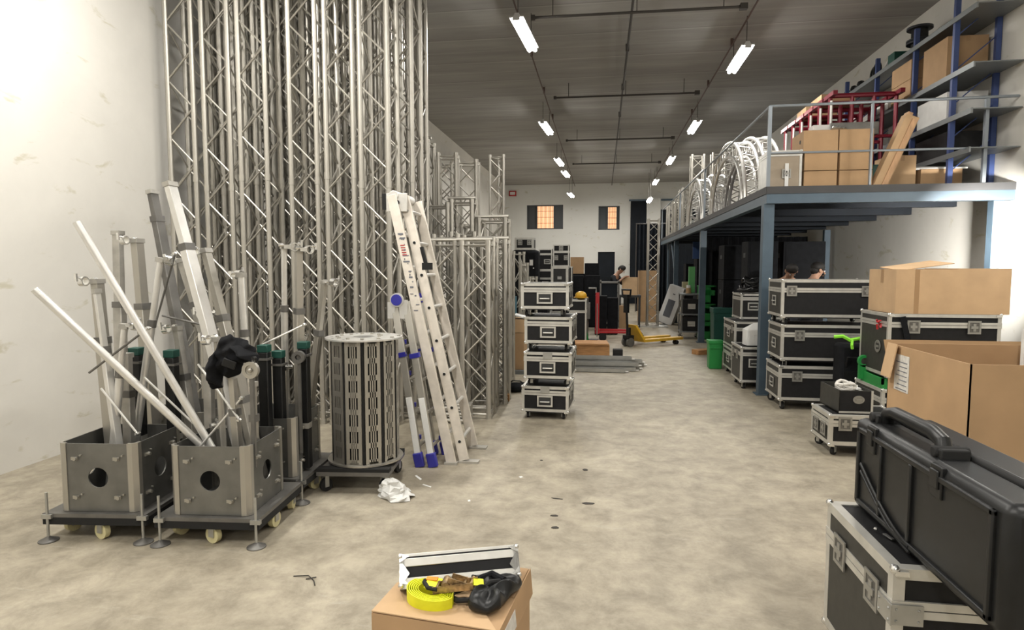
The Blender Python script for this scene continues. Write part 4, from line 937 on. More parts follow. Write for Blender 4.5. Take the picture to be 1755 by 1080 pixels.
# cable heap on the case
def cable_heap():
    b = MB(); rr = random.Random(3)
    for k in range(16):
        cx, cy = rr.uniform(-0.08, 0.08), rr.uniform(-0.08, 0.08); r0 = rr.uniform(0.1, 0.2); a0 = rr.uniform(0, 6); z0 = 0.02+0.012*k
        b.path([(cx+r0*math.cos(a0+i*0.45), cy+r0*math.sin(a0+i*0.45), max(0.015, z0+0.05*math.sin(a0+i*0.9)*(1 if k > 4 else 0))) for i in range(16)], 0.013, 6)
    tag(b.build('cable_heap', 'blackp'), 'heap of tangled black cable on the flight case behind the nearest post', 'cable', (2.36, 10.2, 1.27))
cable_heap()
def paper_bag():
    t = thing('paper_bag', 'white paper bag with gathered top standing on the upright flight case by the post', 'bag', (2.12, 8.95, 0.585), 5)
    MB().bx(-0.15, -0.1, 0, 0.15, 0.1, 0.22).add([(-0.15, -0.1, 0.22), (0.15, -0.1, 0.22), (0.15, 0.1, 0.22), (-0.15, 0.1, 0.22), (-0.03, 0, 0.31), (0.03, 0.01, 0.31)], [(0, 1, 5, 4), (1, 2, 5), (2, 3, 4, 5), (3, 0, 4)]).build('bag_body', 'paper', t, bevel=0.008)
    MB().path([(-0.05, -0.1, 0.05), (-0.05, -0.104, 0.15), (0.05, -0.104, 0.15), (0.05, -0.1, 0.05)], 0.003, 4).build('fold_line', 'label', t)
paper_bag()
def bin_(nm, label, x, y, w_, d_, h_, m, m2=None, rz=0, taper=0.9, z=0):
    t = thing(nm, label, 'bin', (x, y, z), rz)
    a, b_ = w_/2, d_/2
    MB().add([(-a*taper, -b_*taper, 0), (a*taper, -b_*taper, 0), (a*taper, b_*taper, 0), (-a*taper, b_*taper, 0), (-a, -b_, h_*0.9), (a, -b_, h_*0.9), (a, b_, h_*0.9), (-a, b_, h_*0.9)], [(0, 3, 2, 1), (4, 5, 6, 7), (0, 1, 5, 4), (1, 2, 6, 5), (2, 3, 7, 6), (3, 0, 4, 7)]).build('bin_body', m, t, bevel=0.01)
    MB().bx(-a-0.01, -b_-0.01, h_*0.88, a+0.01, b_+0.01, h_).build('lid', m2 or m, t, bevel=0.008)
    MB().bx(-a*0.9, -b_-0.014, h_*0.72, a*0.9, -b_+0.01, h_*0.78).build('rib', m, t)
bin_('green_bin', 'small bright green plastic bin with lid standing on the floor by the flight cases', 1.86, 10.55, 0.22, 0.24, 0.47, 'green')
bin_('teal_bin', 'dark teal wheeled bin under the mezzanine behind the small cases', 2.42, 12.95, 0.42, 0.42, 0.86, 'teal')
def crate(label, x, y, z, w_, d_, h_, m, rz=0):
    t = thing('plastic_crate', label, 'crate', (x, y, z), rz); a, b_ = w_/2, d_/2; q = 0.015
    b = MB().bx(-a, -b_, 0, a, b_, q)
    for s_ in (-1, 1):
        b.bx(min(s_*a, s_*(a-q)), -b_, 0, max(s_*a, s_*(a-q)), b_, h_)
    b.bx(-a, b_-q, 0, a, b_, h_)
    b.bx(-a, -b_, 0, a, -b_+q, h_*0.45).bx(-a, -b_, h_*0.75, a, -b_+q, h_).bx(-a, -b_, 0, -a*0.4, -b_+q, h_).bx(a*0.4, -b_, 0, a, -b_+q, h_)
    b.build('crate_body', m, t)
    MB().bx(-a-0.01, -b_-0.01, h_-0.03, -a+q, b_+0.01, h_).bx(a-q, -b_-0.01, h_-0.03, a+0.01, b_+0.01, h_).bx(-a, -b_-0.01, h_-0.03, a, -b_, h_).build('rim', m, t)
for k, (z, hh) in enumerate(((0.0, 0.42), (0.43, 0.4), (0.85, 0.4))):
    crate('%s of the green plastic crates stacked behind the second post' % ['bottom', 'middle', 'top'][k], 2.42, 15.0, z, 0.34, 0.45, hh, 'green')
MB().bx(-0.07, -0.05, 0, 0.07, 0.05, 0.62).build('green_box', 'lgreen'); tag(bpy.data.objects['green_box'], 'upright slim light green box standing on the small case rack behind the white monitor box', 'box', (2.13, 15.35, 1.07))
# small rack of cases left of the second post
t = thing('case_trolley', 'grey shelf trolley holding two small black cases beside the white monitor box', 'trolley', (2.06, 15.1, 0))
f = MB()
for sx in (-0.21, 0.21):
    for sy in (-0.22, 0.22): f.bx(sx-0.015, sy-0.015, 0.1, sx+0.015, sy+0.015, 1.06)
f.build('frame', 'alu_dull', t)
for z in (0.15, 0.56, 1.03): MB().bx(-0.23, -0.24, z, 0.23, 0.24, z+0.03).build('shelf', 'rackgrey', t)
casters(t, [(-0.19, -0.2), (0.19, -0.2), (-0.19, 0.2), (0.19, 0.2)], 0.1)
for k, z in enumerate((0.182, 0.592)):
    u = thing('small_case', ['lower', 'upper'][k]+' black case with a silver handle in the shelf trolley', 'case', (2.06, 15.08, z))
    MB().bx(-0.18, -0.2, 0, 0.18, 0.2, 0.33).build('body', 'black', u); o = share(u, 'handle', hw_mesh('handle')); o.matrix_local = Matrix.Translation((0.02, -0.203, 0.17)) @ Matrix.Rotation(R(90), 4, 'X')
t = thing('clutter_tin', 'brown tin standing on top of the shelf trolley', 'tin', (2.02, 15.02, 1.062))
MB().tube((0, 0, 0), (0, 0, 0.13), 0.06, 14).build('tin_body', 'card', t); MB().tube((0, 0, 0.13), (0, 0, 0.19), 0.05, 14).build('lid', 'white', t)
# white monitor carton leaning
def monitor_box():
    t = thing('monitor_box', 'white product carton with a grey picture, leaning over beside the shelf trolley', 'box', (1.86, 18.7, 0.03)); t.rotation_euler = (0, R(19), R(-20))
    MB().bx(-0.22, -0.17, 0.0, 0.22, 0.17, 1.15).build('carton', 'whitebox', t)
    MB().bx(-0.11, -0.176, 0.22, 0.1, -0.17, 0.74).build('printed_picture', 'ink', t)
    MB().bx(0.22, -0.05, 0.6, 0.226, 0.03, 0.66).bx(-0.04, -0.176, 0.9, 0.03, -0.17, 0.93).build('printed_mark', 'ink', t)
    MB().bx(-0.22, -0.17, -0.0, 0.22, 0.17, 0.02).build('base_foam', 'dark', t)
monitor_box()
fcase('dark flight case under the leaning white carton, holding it up', 2.4, 19.0, 0, 0.42, 0.5, 0.8, ch=0.08, seam=0.7, far=True)
MB().bx(-0.1, -0.14, 0, 0.1, 0.14, 0.36).build('yellow_container', 'cream'); tag(bpy.data.objects['yellow_container'], 'pale yellow canister standing on the dark flight case behind the white carton', 'canister', (2.5, 19.2, 0.885))
o = MB().bx(-0.25, -0.1, 0, 0.25, 0.1, 0.09).build('wood_block', 'wood'); tag(o, 'short brown wooden block on the floor beyond the green bin', 'wood block', (2.0, 12.3, 0), 30)
# far clutter below the mezzanine end
for k, (x, y, hh) in enumerate(((2.75, 17.2, 1.9), (3.3, 18.2, 2.1), (2.9, 20.5, 1.8))):
    speaker(['nearest', 'middle', 'farthest'][k]+' tall dark cabinet in the shade under the far mezzanine', x, y, 0, 0.55, 0.6, hh, group='tall dark cabinets under the far mezzanine')
t = thing('blue_drape', 'dark blue cloth hanging over the rail between far posts under the mezzanine', 'cloth', (2.55, 17.0, 1.4))
MB().prism([(-0.18, -0.06), (0.0, -0.1), (0.2, -0.05), (0.2, 0.0), (0.0, -0.04), (-0.18, 0.0)], 0.5, 0.95, 'z').build('cloth', mat('dark_blue_cloth', (0.02, 0.05, 0.14), 0.8), t)
# ------------------------------------------------------------------ back of the hall
fcase('tall flight case at the base of the far left stack, partly behind the covered cabinet', -1.68, 16.3, 0, 0.4, 0.5, 0.95, ch=0.1, seam=0.5, far=True, hw=[('front', 'latch', 0, 0.5)])
fcase('middle flight case of the far left stack beside the covered cabinet', -1.66, 16.3, 1.05, 0.36, 0.5, 0.55, ch=0.0, seam=0.6, far=True, hw=[('front', 'handle', 0.0, 0.35)])
fcase('upper flight case of the far left stack, its handle facing the aisle', -1.66, 16.3, 1.6, 0.36, 0.5, 0.56, ch=0.0, seam=0.75, far=True, hw=[('front', 'handle', 0.05, 0.4)])
fcase('wide far flight case in the middle stack below the two upper ones', -1.28, 16.3, 0, 0.5, 0.5, 1.6, ch=0.1, seam=0.5, far=True)
fcase('black flight case with two light handles near the top of the middle far stack', -1.28, 16.3, 1.7, 0.42, 0.5, 0.38, ch=0.0, seam=0, far=True, hw=[('front', 'latch', -0.13, 0.6), ('front', 'latch', 0.13, 0.6)])
fcase('shallow flight case topping the middle far stack', -1.28, 16.3, 2.08, 0.42, 0.5, 0.19, ch=0.0, seam=0, far=True, hw=[('front', 'latch', 0.0, 0.5)])
fcase('silver framed grey rack case standing in front of the middle far stack', -1.22, 14.9, 0.62, 0.42, 0.45, 1.0, ch=0.08, seam=0, far=True, edge=0.06, panel='dark', hw=[('front', 'plate', 0, 0.72)])
fcase('low black flight case carrying the silver framed rack case', -1.24, 14.85, 0, 0.5, 0.5, 0.52, ch=0.1, seam=0.7, far=True)
t = thing('covered_cabinet', 'tall cabinet under a black fabric cover with a white tag, far left', 'covered cabinet', (-1.87, 15.3, 0))
MB().bx(-0.34, -0.25, 0.05, 0.33, 0.25, 2.1).build('cover', 'blackc', t, bevel=0.08)
MB().bx(0.12, -0.262, 1.72, 0.2, -0.25, 1.86).bx(0.2, -0.262, 1.64, 0.225, -0.25, 1.67).build('tag', 'paper', t)
MB().bx(-0.3, -0.2, 0, 0.3, 0.2, 0.05).build('foot', 'rubber', t)
fcase('black flight case with two bright latches lying on the covered cabinet', -2.13, 15.1, 2.1, 0.47, 0.45, 0.3, ch=0.0, seam=0, far=True, edge=0.05, hw=[('front', 'latch', -0.1, 0.6), ('front', 'latch', 0.13, 0.6)])
# silver stands before the covered cabinet
for k in range(2):
    truss(['left', 'right'][k]+' slim silver stand before the covered cabinet, right of the truss cluster', (-1.36+0.1*k, 10.9+0.5*k, 0), [1.75, 1.5, 1.25][k], 0.12, (0, 0, 10*k), 3, name='slim_stand', group='slim stands before the covered cabinet')
cbox('square brown carton set high on a dark cabinet before the far wall', -1.0, 19.75, 1.482, 0.42, 0.3, 0.52, m='card', nm='carton')
for k, (x, y, w_, hh) in enumerate(((-0.72, 17.6, 0.42, 1.45), (-0.26, 17.6, 0.42, 1.45), (-0.79, 19.9, 0.55, 1.48), (-0.3, 18.6, 0.42, 1.8))):
    speaker(['left', 'right', 'rear left', 'tall rear'][k]+' black cabinet in the dark group before the far door', x, y, 0, w_, 0.5, hh, group='black cabinets before the far door')
t = thing('wheeled_cabinet', 'tall black cabinet with grey frame before the far door, beside the person', 'cabinet', (0.2, 16.6, 0))
MB().bx(-0.2, -0.2, 0.3, 0.2, 0.2, 1.26).build('cabinet', 'slate', t)
f = MB()
for sx in (-0.235, 0.235):
    for sy in (-0.22, 0.22): f.bx(sx-0.02, sy-0.02, 0.1, sx+0.02, sy+0.02, 1.34)
f.bx(-0.25, -0.24, 1.26, 0.25, 0.24, 1.3).bx(-0.25, -0.24, 0.26, 0.25, 0.24, 0.3)
f.build('frame', 'alu_dull', t); casters(t, [(-0.2, -0.2), (0.2, -0.2), (-0.2, 0.2), (0.2, 0.2)], 0.1)
speaker('lower black cabinet standing before the grey framed one', -0.02, 15.6, 0.02, 0.3, 0.4, 0.95)
speaker('small black cabinet right next to the lower one by the red trolley', 0.27, 15.7, 0.02, 0.26, 0.4, 0.9)
cbox('narrow brown carton on the floor beneath the working person', 0.42, 17.2, 0, 0.26, 0.3, 0.62, m='card', nm='carton')
cbox('brown carton used as a table by the working person', 0.56, 17.6, 0.9, 0.42, 0.35, 0.5, m='card2', nm='carton')
t = thing('work_table', 'dark low table under the carton the person works on', 'table', (0.78, 17.78, 0))
MB().bx(-0.3, -0.25, 0.84, 0.3, 0.25, 0.9).build('table_top', 'dark', t)
for sx in (-0.27, 0.27):
    for sy in (-0.22, 0.22): MB().bx(sx-0.02, sy-0.02, 0, sx+0.02, sy+0.02, 0.84).build('leg', 'dark', t)
cbox('tall narrow brown carton standing behind the slim truss tower', 1.12, 19.5, 0, 0.55, 0.4, 1.58, m='card', nm='tall_carton', tape=False)
# black drapes in the far right opening
b = MB(); n = 60
pts = [(1.3+1.1*k/n, 24+0.05*math.sin(k*0.8)) for k in range(n+1)]
b.prism(pts+[(p[0], p[1]+0.015) for p in reversed(pts)], 0.02, 3.3, 'z')
t = thing('tall_drape', 'tall dark drape on a frame before the far sliding door', 'drape', (0, 0, 0))
b.build('cloth', 'slate', t); MB().tube((1.25, 24.02, 3.32), (2.45, 24.02, 3.32), 0.025, 8).tube((1.27, 24.02, 0), (1.27, 24.02, 3.32), 0.02, 8).tube((2.43, 24.02, 0), (2.43, 24.02, 3.32), 0.02, 8).build('frame', 'conduit', t)

# red trolley
t = thing('red_lift_trolley', 'red upright lifting trolley with long legs on the floor beyond the case stack', 'trolley', (-0.1, 14.2, 0))
MB().bx(-0.04, -0.04, 0.16, 0.045, 0.05, 1.1).build('mast', 'red', t)
MB().bx(0.045, -0.05, 0.18, 1.0, 0.02, 0.215).build('leg', 'red', t); MB().bx(0.05, 0.5, 0.17, 1.0, 0.57, 0.22).build('leg', 'red', t)
MB().bx(-0.05, 0.0, 0.16, 0.05, 0.55, 0.24).build('crossbar', 'red', t)
for x, y in ((0.13, -0.03), (0.98, -0.015), (0.13, 0.53), (0.98, 0.53)): MB().tube((x, y-0.03, 0.085), (x, y+0.03, 0.085), 0.085, 16).build('wheel', 'rubber', t)
MB().path([(-0.03, 0, 1.1), (-0.03, 0, 1.2), (-0.2, 0, 1.2)], 0.018, 8).build('handle', 'steel', t)
MB().tube((0.0, -0.05, 0.1), (0.0, -0.05, 0.85), 0.012, 8).build('rod', 'steel', t)
# pallet truck
def pallet_truck():
    t = thing('pallet_truck', 'yellow hand pallet truck parked in the middle of the aisle, black steering handle upright', 'pallet truck', (0.58, 13.25, 0), -52)
    # local: forks run along +y, pump at origin
    for s_ in (-1, 1):
        f = MB().prism([(s_*0.12, 0.2), (s_*0.27, 0.2), (s_*0.27, 1.25), (s_*0.24, 1.33), (s_*0.15, 1.33), (s_*0.12, 1.25)], 0.1, 0.155, 'z')
        o = f.build('fork', 'yellow', t); 
        MB().tube((s_*0.195-0.05, 1.15, 0.045), (s_*0.195+0.05, 1.15, 0.045), 0.045, 14).build('roller', 'rubber', o)
    MB().add([(-0.27, 0.2, 0.1), (0.27, 0.2, 0.1), (0.27, 0.26, 0.1), (-0.27, 0.26, 0.1), (-0.15, 0.03, 0.46), (0.15, 0.03, 0.46), (0.15, 0.09, 0.46), (-0.15, 0.09, 0.46)], [(0, 3, 2, 1), (4, 5, 6, 7), (0, 1, 5, 4), (1, 2, 6, 5), (2, 3, 7, 6), (3, 0, 4, 7)]).build('mast_plate', 'yellow', t)
    MB().tube((0, -0.02, 0.1), (0, -0.02, 0.4), 0.05, 14).bx(-0.09, -0.1, 0.16, 0.09, 0.06, 0.24).build('pump', 'blackp', t)
    for s_ in (-1, 1): MB().tube((s_*0.05, -0.03, 0.095), (s_*0.1, -0.03, 0.095), 0.095, 20).build('steer_wheel', 'alu_dull', t)
    h_ = MB().tube((0, -0.05, 0.35), (0, -0.09, 1.0), 0.025, 10)
    h_.build('tiller', 'blackp', t)
    MB().path([(0, -0.09, 1.0), (-0.12, -0.09, 1.06), (-0.14, -0.09, 1.2), (0.14, -0.09, 1.2), (0.12, -0.09, 1.06), (0, -0.09, 1.0)], 0.022, 8).bx(-0.06, -0.115, 0.72, 0.06, -0.055, 1.1).build('handle_loop', 'blackp', t)
pallet_truck()
t = thing('floor_jack', 'dark green floor stand with green leg behind the case stack', 'stand', (-0.37, 13.6, 0))
MB().tube((0, 0, 0.05), (0, 0, 1.0), 0.09, 12).bx(-0.12, -0.1, 0.55, 0.12, 0.1, 0.9).build('column', 'alu_dull', t)
MB().prism([(-0.15, 0), (0.12, 0), (0.02, 0.45), (-0.08, 0.45)], -0.13, -0.09, 'y').build('leg', 'green', t)
MB().bx(-0.02, -0.14, 0, 0.3, 0.1, 0.1).build('base', 'blackp', t, bevel=0.02)
b = MB().ball((0, 0, 0.0), 0.12, 14, (1, 1, 0.75)); 
t = thing('hard_hat', 'yellow hard hat lying on dark equipment behind the top of the case stack', 'hard hat', (-0.42, 12.6, 1.1)); b.build('shell', 'yellow', t); MB().ring((0, 0, -0.03), 0.15, 0.1, -0.01, 0.0, 'z', 20).build('brim', 'yellow', t)
fcase('dark equipment case under the yellow hard hat, behind the case stack', -0.72, 12.4, 0, 0.42, 0.4, 0.94, ch=0.08, seam=0.75, far=True, panel='black', side='dark')
# wooden box and steel profiles on the floor
t = thing('wooden_box', 'low brown wooden box on the floor right behind the case stack', 'wooden box', (-0.15, 11.4, 0.0), 4)
MB().bx(-0.3, -0.25, 0.06, 0.28, 0.25, 0.27).build('body', 'wood', t)
MB().bx(-0.33, -0.28, 0.27, 0.27, 0.27, 0.3).build('lid', 'wood', t)
MB().bx(-0.25, -0.2, 0, -0.18, 0.2, 0.06).bx(0.15, -0.2, 0, 0.22, 0.2, 0.06).build('runner', 'wood', t)
o = MB().bx(-0.09, -0.09, 0, 0.09, 0.09, 0.17).build('black_block', 'rubber', bevel=0.01); tag(o, 'small black block at the right end of the low wooden box', 'block', (0.3, 11.45, 0))
PN = ['second nearest of the bottom layer', 'third nearest of the bottom layer', 'short one in the bottom layer', 'farthest of the bottom layer', 'nearest of the upper layer', 'middle of the upper layer', 'farthest of the upper layer', 'nearest and shortest on the floor', 'single one lying on top']
PR = [(-0.55, 0.55, 10.05, 0, 0), (-0.5, 0.62, 10.22, 0, 1), (-0.6, 0.4, 10.4, 0, -1), (-0.6, 0.72, 10.58, 0, 2), (-0.5, 0.6, 10.13, 1, 1), (-0.62, 0.5, 10.31, 1, -2), (-0.5, 0.68, 10.5, 1, 0), (-0.55, 0.38, 9.88, 0, 0), (-0.5, 0.5, 10.4, 2, 1)]
for k, (x0, x1, y, lay, rz) in enumerate(PR):
    t = thing('steel_profile', 'steel channel in the pile beyond the case stack, '+PN[k], 'steel profile', ((x0+x1)/2, y, 0.001+lay*0.062), rz*1.5, 'steel channels in a loose pile')
    L = (x1-x0)/2
    MB().bx(-L, -0.055, 0, L, 0.055, 0.006).bx(-L, -0.055, 0, L, -0.049, 0.06).bx(-L, 0.049, 0, L, 0.055, 0.06).build('channel', 'steel', t)
    MB().bx(L-0.01, -0.03, 0.006, L+0.05, 0.03, 0.02).build('end_tab', 'alu_bright', t)
# cartons behind the stack at left
cbox('large upright brown carton in the gap between trusses and the case stack', -1.5, 9.55, 0.06, 0.3, 0.4, 0.58, m='card', nm='carton', tape=False)
cbox('flat brown carton on top of the upright one, left of the case stack', -1.52, 9.55, 0.645, 0.34, 0.42, 0.21, m='card2', nm='carton')
o = MB().bx(-0.28, -0.25, 0, 0.25, 0.25, 0.055).build('pallet_board', 'rackgrey'); tag(o, 'pale board on the floor under the upright carton beside the case stack', 'board', (-1.36, 9.72, 0))
t = thing('white_sheet', 'white curved sheet lying on the flat carton, just left of the case stack top', 'sheet', (-1.28, 9.7, 0.87), 0)
MB().rbx((0, 0, 0.03), (0.38, 0.3, 0.02), (0, 14, 0)).build('panel', 'white', t)
o = MB().bx(-0.1, -0.12, 0, 0.1, 0.12, 0.3).build('teal_box', mat('blue_teal', (0.02, 0.1, 0.14), 0.5)); tag(o, 'small blue-teal box on the flat carton behind the truss cluster', 'box', (-1.46, 9.78, 0.9))
cbox('small open brown carton beside the green tray, behind the top of the case stack', -1.6, 13.9, 0.85, 0.3, 0.3, 0.22, m='card', nm='carton')
speaker('black cabinet holding the small open carton behind the case stack', -1.5, 14.0, 0, 0.6, 0.5, 0.83)
o = MB().bx(-0.28, -0.1, 0, 0.3, 0.1, 0.06).build('green_tray', 'green'); tag(o, 'bright green tray behind the top of the case stack', 'tray', (-1.42, 13.85, 0.832))
t = thing('black_bag', 'small black bag lying on the floor at the foot of the truss cluster', 'bag', (-1.13, 8.1, 0), 12)
MB().ball((0, 0, 0.065), 0.16, 14, (1, 0.6, 0.42)).ball((0.09, 0.02, 0.07), 0.1, 12, (1, 0.8, 0.6)).build('bag_body', 'blackc', t)
MB().path([(-0.12, 0, 0.1), (-0.04, -0.04, 0.16), (0.06, -0.02, 0.15), (0.12, 0, 0.1)], 0.01, 6).build('handle', 'blackp', t)
cbox('tiny brown cardboard box on the floor before the black bag', -1.2, 7.5, 0, 0.07, 0.07, 0.09, m='wood', nm='small_box', tape=False, flaps=False)

# ------------------------------------------------------------------ left: wheeled tower bases
def tower_base(label, x, y, rz, s=0.48, hh=0.42, group='wheeled tower bases', jacks=((1, -1), (-1, -1), (1, 1), (-1, 1))):
    """x, y: front-right corner of the plate box"""
    a = R(rz); cx = x+math.cos(a)*(-s/2)-math.sin(a)*(s/2); cy = y+math.sin(a)*(-s/2)+math.cos(a)*(s/2)
    t = thing('tower_base', label, 'tower base', (cx, cy, 0), rz, group); X = s/2; z0 = 0.17
    # dolly frame
    b = MB()
    b.bx(-X-0.09, -X-0.04, 0.145, X+0.07, X+0.12, 0.168)
    b.build('platform', 'alu_dull', t)
    MB().bx(-X-0.09, -X-0.04, 0.1, X+0.07, -X+0.0, 0.145).bx(-X-0.09, X+0.08, 0.1, X+0.07, X+0.12, 0.145).bx(-X-0.09, -X, 0.1, -X-0.05, X+0.08, 0.145).bx(X+0.03, -X, 0.1, X+0.07, X+0.08, 0.145).build('frame', 'rubber', t)
    cm = caster_meshes(0.12)
    for px, py in ((0.02, -X+0.0), (X+0.03, -X+0.24), (-X-0.02, -X+0.1), (X+0.02, X+0.06), (-X-0.02, X+0.06)):
        f = MB().bx(-0.03, -0.03, 0.095, 0.03, 0.03, 0.1).bx(-0.024, -0.01, 0.04, -0.018, 0.03, 0.1).bx(0.018, -0.01, 0.04, 0.024, 0.03, 0.1)
        c = f.build('caster', 'steel', t); c.location = (px, py, 0); c.rotation_euler = (0, 0, R(70 if px == 0.02 else random.uniform(-30, 30)))
        MB().tube((-0.016, 0.012, 0.05), (0.016, 0.012, 0.05), 0.05, 18).build('wheel', 'cream', c)
    # four plates with a round hole, rounded corner posts
    for k in range(4):
        p = MB().plate_hole(-X+0.03, z0, X-0.03, z0+hh, 0.062, -X, -X+0.008, 'y').build('side_plate', 'plate', t); p.rotation_euler = (0, 0, R(90*k))
        q = MB()
        for u in (-0.13, 0.13):
            for v in (0.09, hh-0.09):
                q.tube((u, -X-0.022, z0+v), (u, -X, z0+v), 0.011, 8).tube((u+0.03, -X-0.012, z0+v+0.02), (u+0.03, -X, z0+v+0.02), 0.006, 6).bx(u-0.028, -X-0.01, z0+v-0.01, u+0.012, -X, z0+v+0.01)
        q.build('bolt', 'alu', p)
        cp = MB()
        cp.prism([(X-0.05, -X-0.006), (X-0.02, -X-0.004), (X+0.004, -X+0.02), (X+0.006, -X+0.05), (X-0.012, -X+0.05), (X-0.012, -X+0.025), (X-0.025, -X+0.012), (X-0.05, -X+0.012)], z0, z0+hh+0.004, 'z')
        o = cp.build('corner_post', 'alu', t); o.rotation_euler = (0, 0, R(90*k))
    MB().bx(-X+0.01, -X+0.01, z0, X-0.01, X-0.01, z0+0.01).build('bottom_plate', 'plate', t)
    for sx, sy in jacks:
        jx, jy = sx*(X+0.055), (-X-0.045 if sy < 0 else X+0.16)
        j = MB().tube((jx, jy, 0.02), (jx, jy, 0.3), 0.008, 8).bx(jx-0.03, jy-0.012, 0.14, jx+0.03, jy+0.012, 0.165).build('levelling_jack', 'steel', t)
        MB().lathe([(0.055, 0.0), (0.055, 0.006), (0.02, 0.022), (0.008, 0.03)], 18, (jx, jy, 0)).build('foot_disc', 'alu_dull', j)
    return t
tower_base('square wheeled tower base, front middle, full of silver legs, round hole in each plate', -2.07, 3.34, 5)
tower_base('square wheeled tower base at the left edge, beside the front middle one', -2.78, 3.3, 6)
tower_base('square wheeled tower base behind the front middle one, next to the tall trusses', -2.14, 4.03, 4)
tower_base('square wheeled tower base in the second row at left, hidden behind the front ones', -2.88, 4.1, 2, jacks=())

# round poles and outrigger legs standing in the bases
def pole(label, a, b, r, group=None, m='alu'):
    t = thing('aluminium_pole', label, 'pole', a, 0, group)
    d = Vector(b)-Vector(a); MB().tube((0, 0, 0), d, r, 16).build('tube', m, t)
    u = d.normalized(); MB().tube(u*-0.002, u*0.03, r+0.003, 16).build('end_collar', 'alu_dull', t)
pole('long bright round pole leaning from upper left down into the front middle base', (-2.26, 3.56, 0.19), (-3.05, 3.25, 1.92), 0.023, m='alu_bright')
pole('shorter slanting round pole crossing below the long one into the front middle base', (-2.21, 3.62, 0.19), (-3.2, 3.1, 1.53), 0.023, m='alu_bright')

def clamp(t, p, ang=0, s=1.0):
    c = MB(); c.T = Matrix.Translation(p) @ Matrix.Rotation(R(ang), 4, 'Z') @ Matrix.Diagonal((s, s, s, 1))
    c.ring((0.045, 0, 0.0), 0.032, 0.024, -0.018, 0.018, 'y', 14).bx(-0.03, -0.02, -0.014, 0.02, 0.02, 0.014).tube((-0.06, 0, 0.012), (-0.03, 0, 0.012), 0.014, 8).tube((0.07, 0, 0.025), (0.1, 0, 0.025), 0.008, 8).bx(0.092, -0.008, 0.0, 0.106, 0.008, 0.05)
    c.build('clamp', 'chrome', t, label='shiny pipe clamp at the tip')
def outrigger(label, a, b, wd, dp, roundt=False, m='alu', cl=1, band=0.72, rz=0, group='outrigger legs in the tower bases', cang=0):
    """telescopic leg from foot a to tip b"""
    t = thing('outrigger_leg', label, 'outrigger', a, 0, group)
    d = Vector(b)-Vector(a); L = d.length; q = d.to_track_quat('Z', 'Y'); t.rotation_mode = 'QUATERNION'; t.rotation_quaternion = q
    if roundt:
        MB().tube((0, 0, 0), (0, 0, L*band), wd/2, 14).build('outer_tube', m, t); MB().tube((0, 0, L*band), (0, 0, L-0.03), wd/2-0.005, 14).build('inner_tube', m, t)
        MB().tube((0, 0, L*band-0.03), (0, 0, L*band+0.02), wd/2+0.004, 14).build('collar', 'alu_dull', t)
    else:
        MB().bx(-wd/2, -dp/2, 0, wd/2, dp/2, L*band).build('outer_profile', m, t, bevel=0.004)
        MB().bx(-wd/2+0.006, -dp/2+0.006, L*band, wd/2-0.006, dp/2-0.006, L-0.02).bx(-wd*0.16, -dp/2-0.002, L*0.05, wd*0.16, -dp/2, L*band*0.98).build('inner_profile', m, t, bevel=0.003)
        MB().bx(-wd/2-0.003, -dp/2-0.004, L*band-0.035, wd/2+0.003, dp/2+0.004, L*band+0.01).build('label_band', 'alu_dull', t)
    MB().bx(-wd/2, -dp/2, L-0.03, wd/2, dp/2, L).build('head', 'alu_worn', t)
    if cl: clamp(t, (wd*0.3, -dp/2-0.01, L-0.012), cang)
    if cl > 1: clamp(t, (-wd*0.3, -dp/2-0.01, L*0.45), cang+160)
    return t
G = 'outrigger legs in the tower bases'
B0 = 0.185
outrigger('wide flat silver outrigger leg, the tallest bright one, leaning left above the front middle base', (-2.22, 3.62, B0), (-2.75, 3.66, 2.2), 0.085, 0.05, cl=0, band=0.8, m='alu_bright')
outrigger('silver outrigger leg parallel to and right of the tallest bright one, clamp at its tip', (-2.2, 3.74, B0), (-2.6, 3.78, 1.78), 0.07, 0.05, cl=1)
outrigger('dark grey flat bar standing tall behind, left of the tallest bright leg', (-3.0, 4.25, B0), (-3.38, 4.3, 2.24), 0.08, 0.05, m='alu_dull', cl=0, band=0.9)
outrigger('bright round tube leg leaning right with a clamp, above the left edge base', (-3.14, 3.66, B0), (-2.88, 3.72, 1.72), 0.05, 0.05, True, m='alu_bright', cang=10)
outrigger('dark square leg leaning left behind the bright round leaning tube', (-2.6, 4.0, 0.6), (-2.92, 3.98, 1.72), 0.075, 0.06, m='alu_worn', cl=1)
outrigger('pale square outrigger leg standing straight with a clamp, second from the left wall', (-3.2, 4.0, B0), (-3.28, 4.0, 1.86), 0.085, 0.06, cl=1, m='alu')
outrigger('rounded top outrigger leg rising behind the straight pale one at far left', (-3.6, 4.15, 0.0), (-3.6, 4.2, 1.93), 0.07, 0.06, m='alu_worn', cl=0)
outrigger('square outrigger leg at the very left edge, lower than its neighbours', (-3.2, 3.62, B0), (-3.27, 3.62, 1.58), 0.075, 0.06, cl=1, m='alu')
outrigger('narrow outrigger leg slanting right at the left edge before the square one', (-2.98, 3.44, B0), (-3.17, 3.5, 1.52), 0.045, 0.04, cl=0, m='alu_bright')
outrigger('round tube leg in the left edge base leaning right, short, with clamp', (-3.12, 3.46, B0), (-2.98, 3.5, 1.3), 0.05, 0.05, True, cl=1, m='alu_bright')
outrigger('round tube leg with dark band, clamp pointing left, above the black jacket', (-2.36, 3.86, B0), (-2.4, 3.86, 1.62), 0.055, 0.05, True, cl=1, m='alu_bright', cang=180)
outrigger('bright round tube leg in the rear base, left of the square pair', (-2.36, 4.3, B0), (-2.27, 4.2, 1.82), 0.05, 0.05, True, cl=2, m='alu_bright')
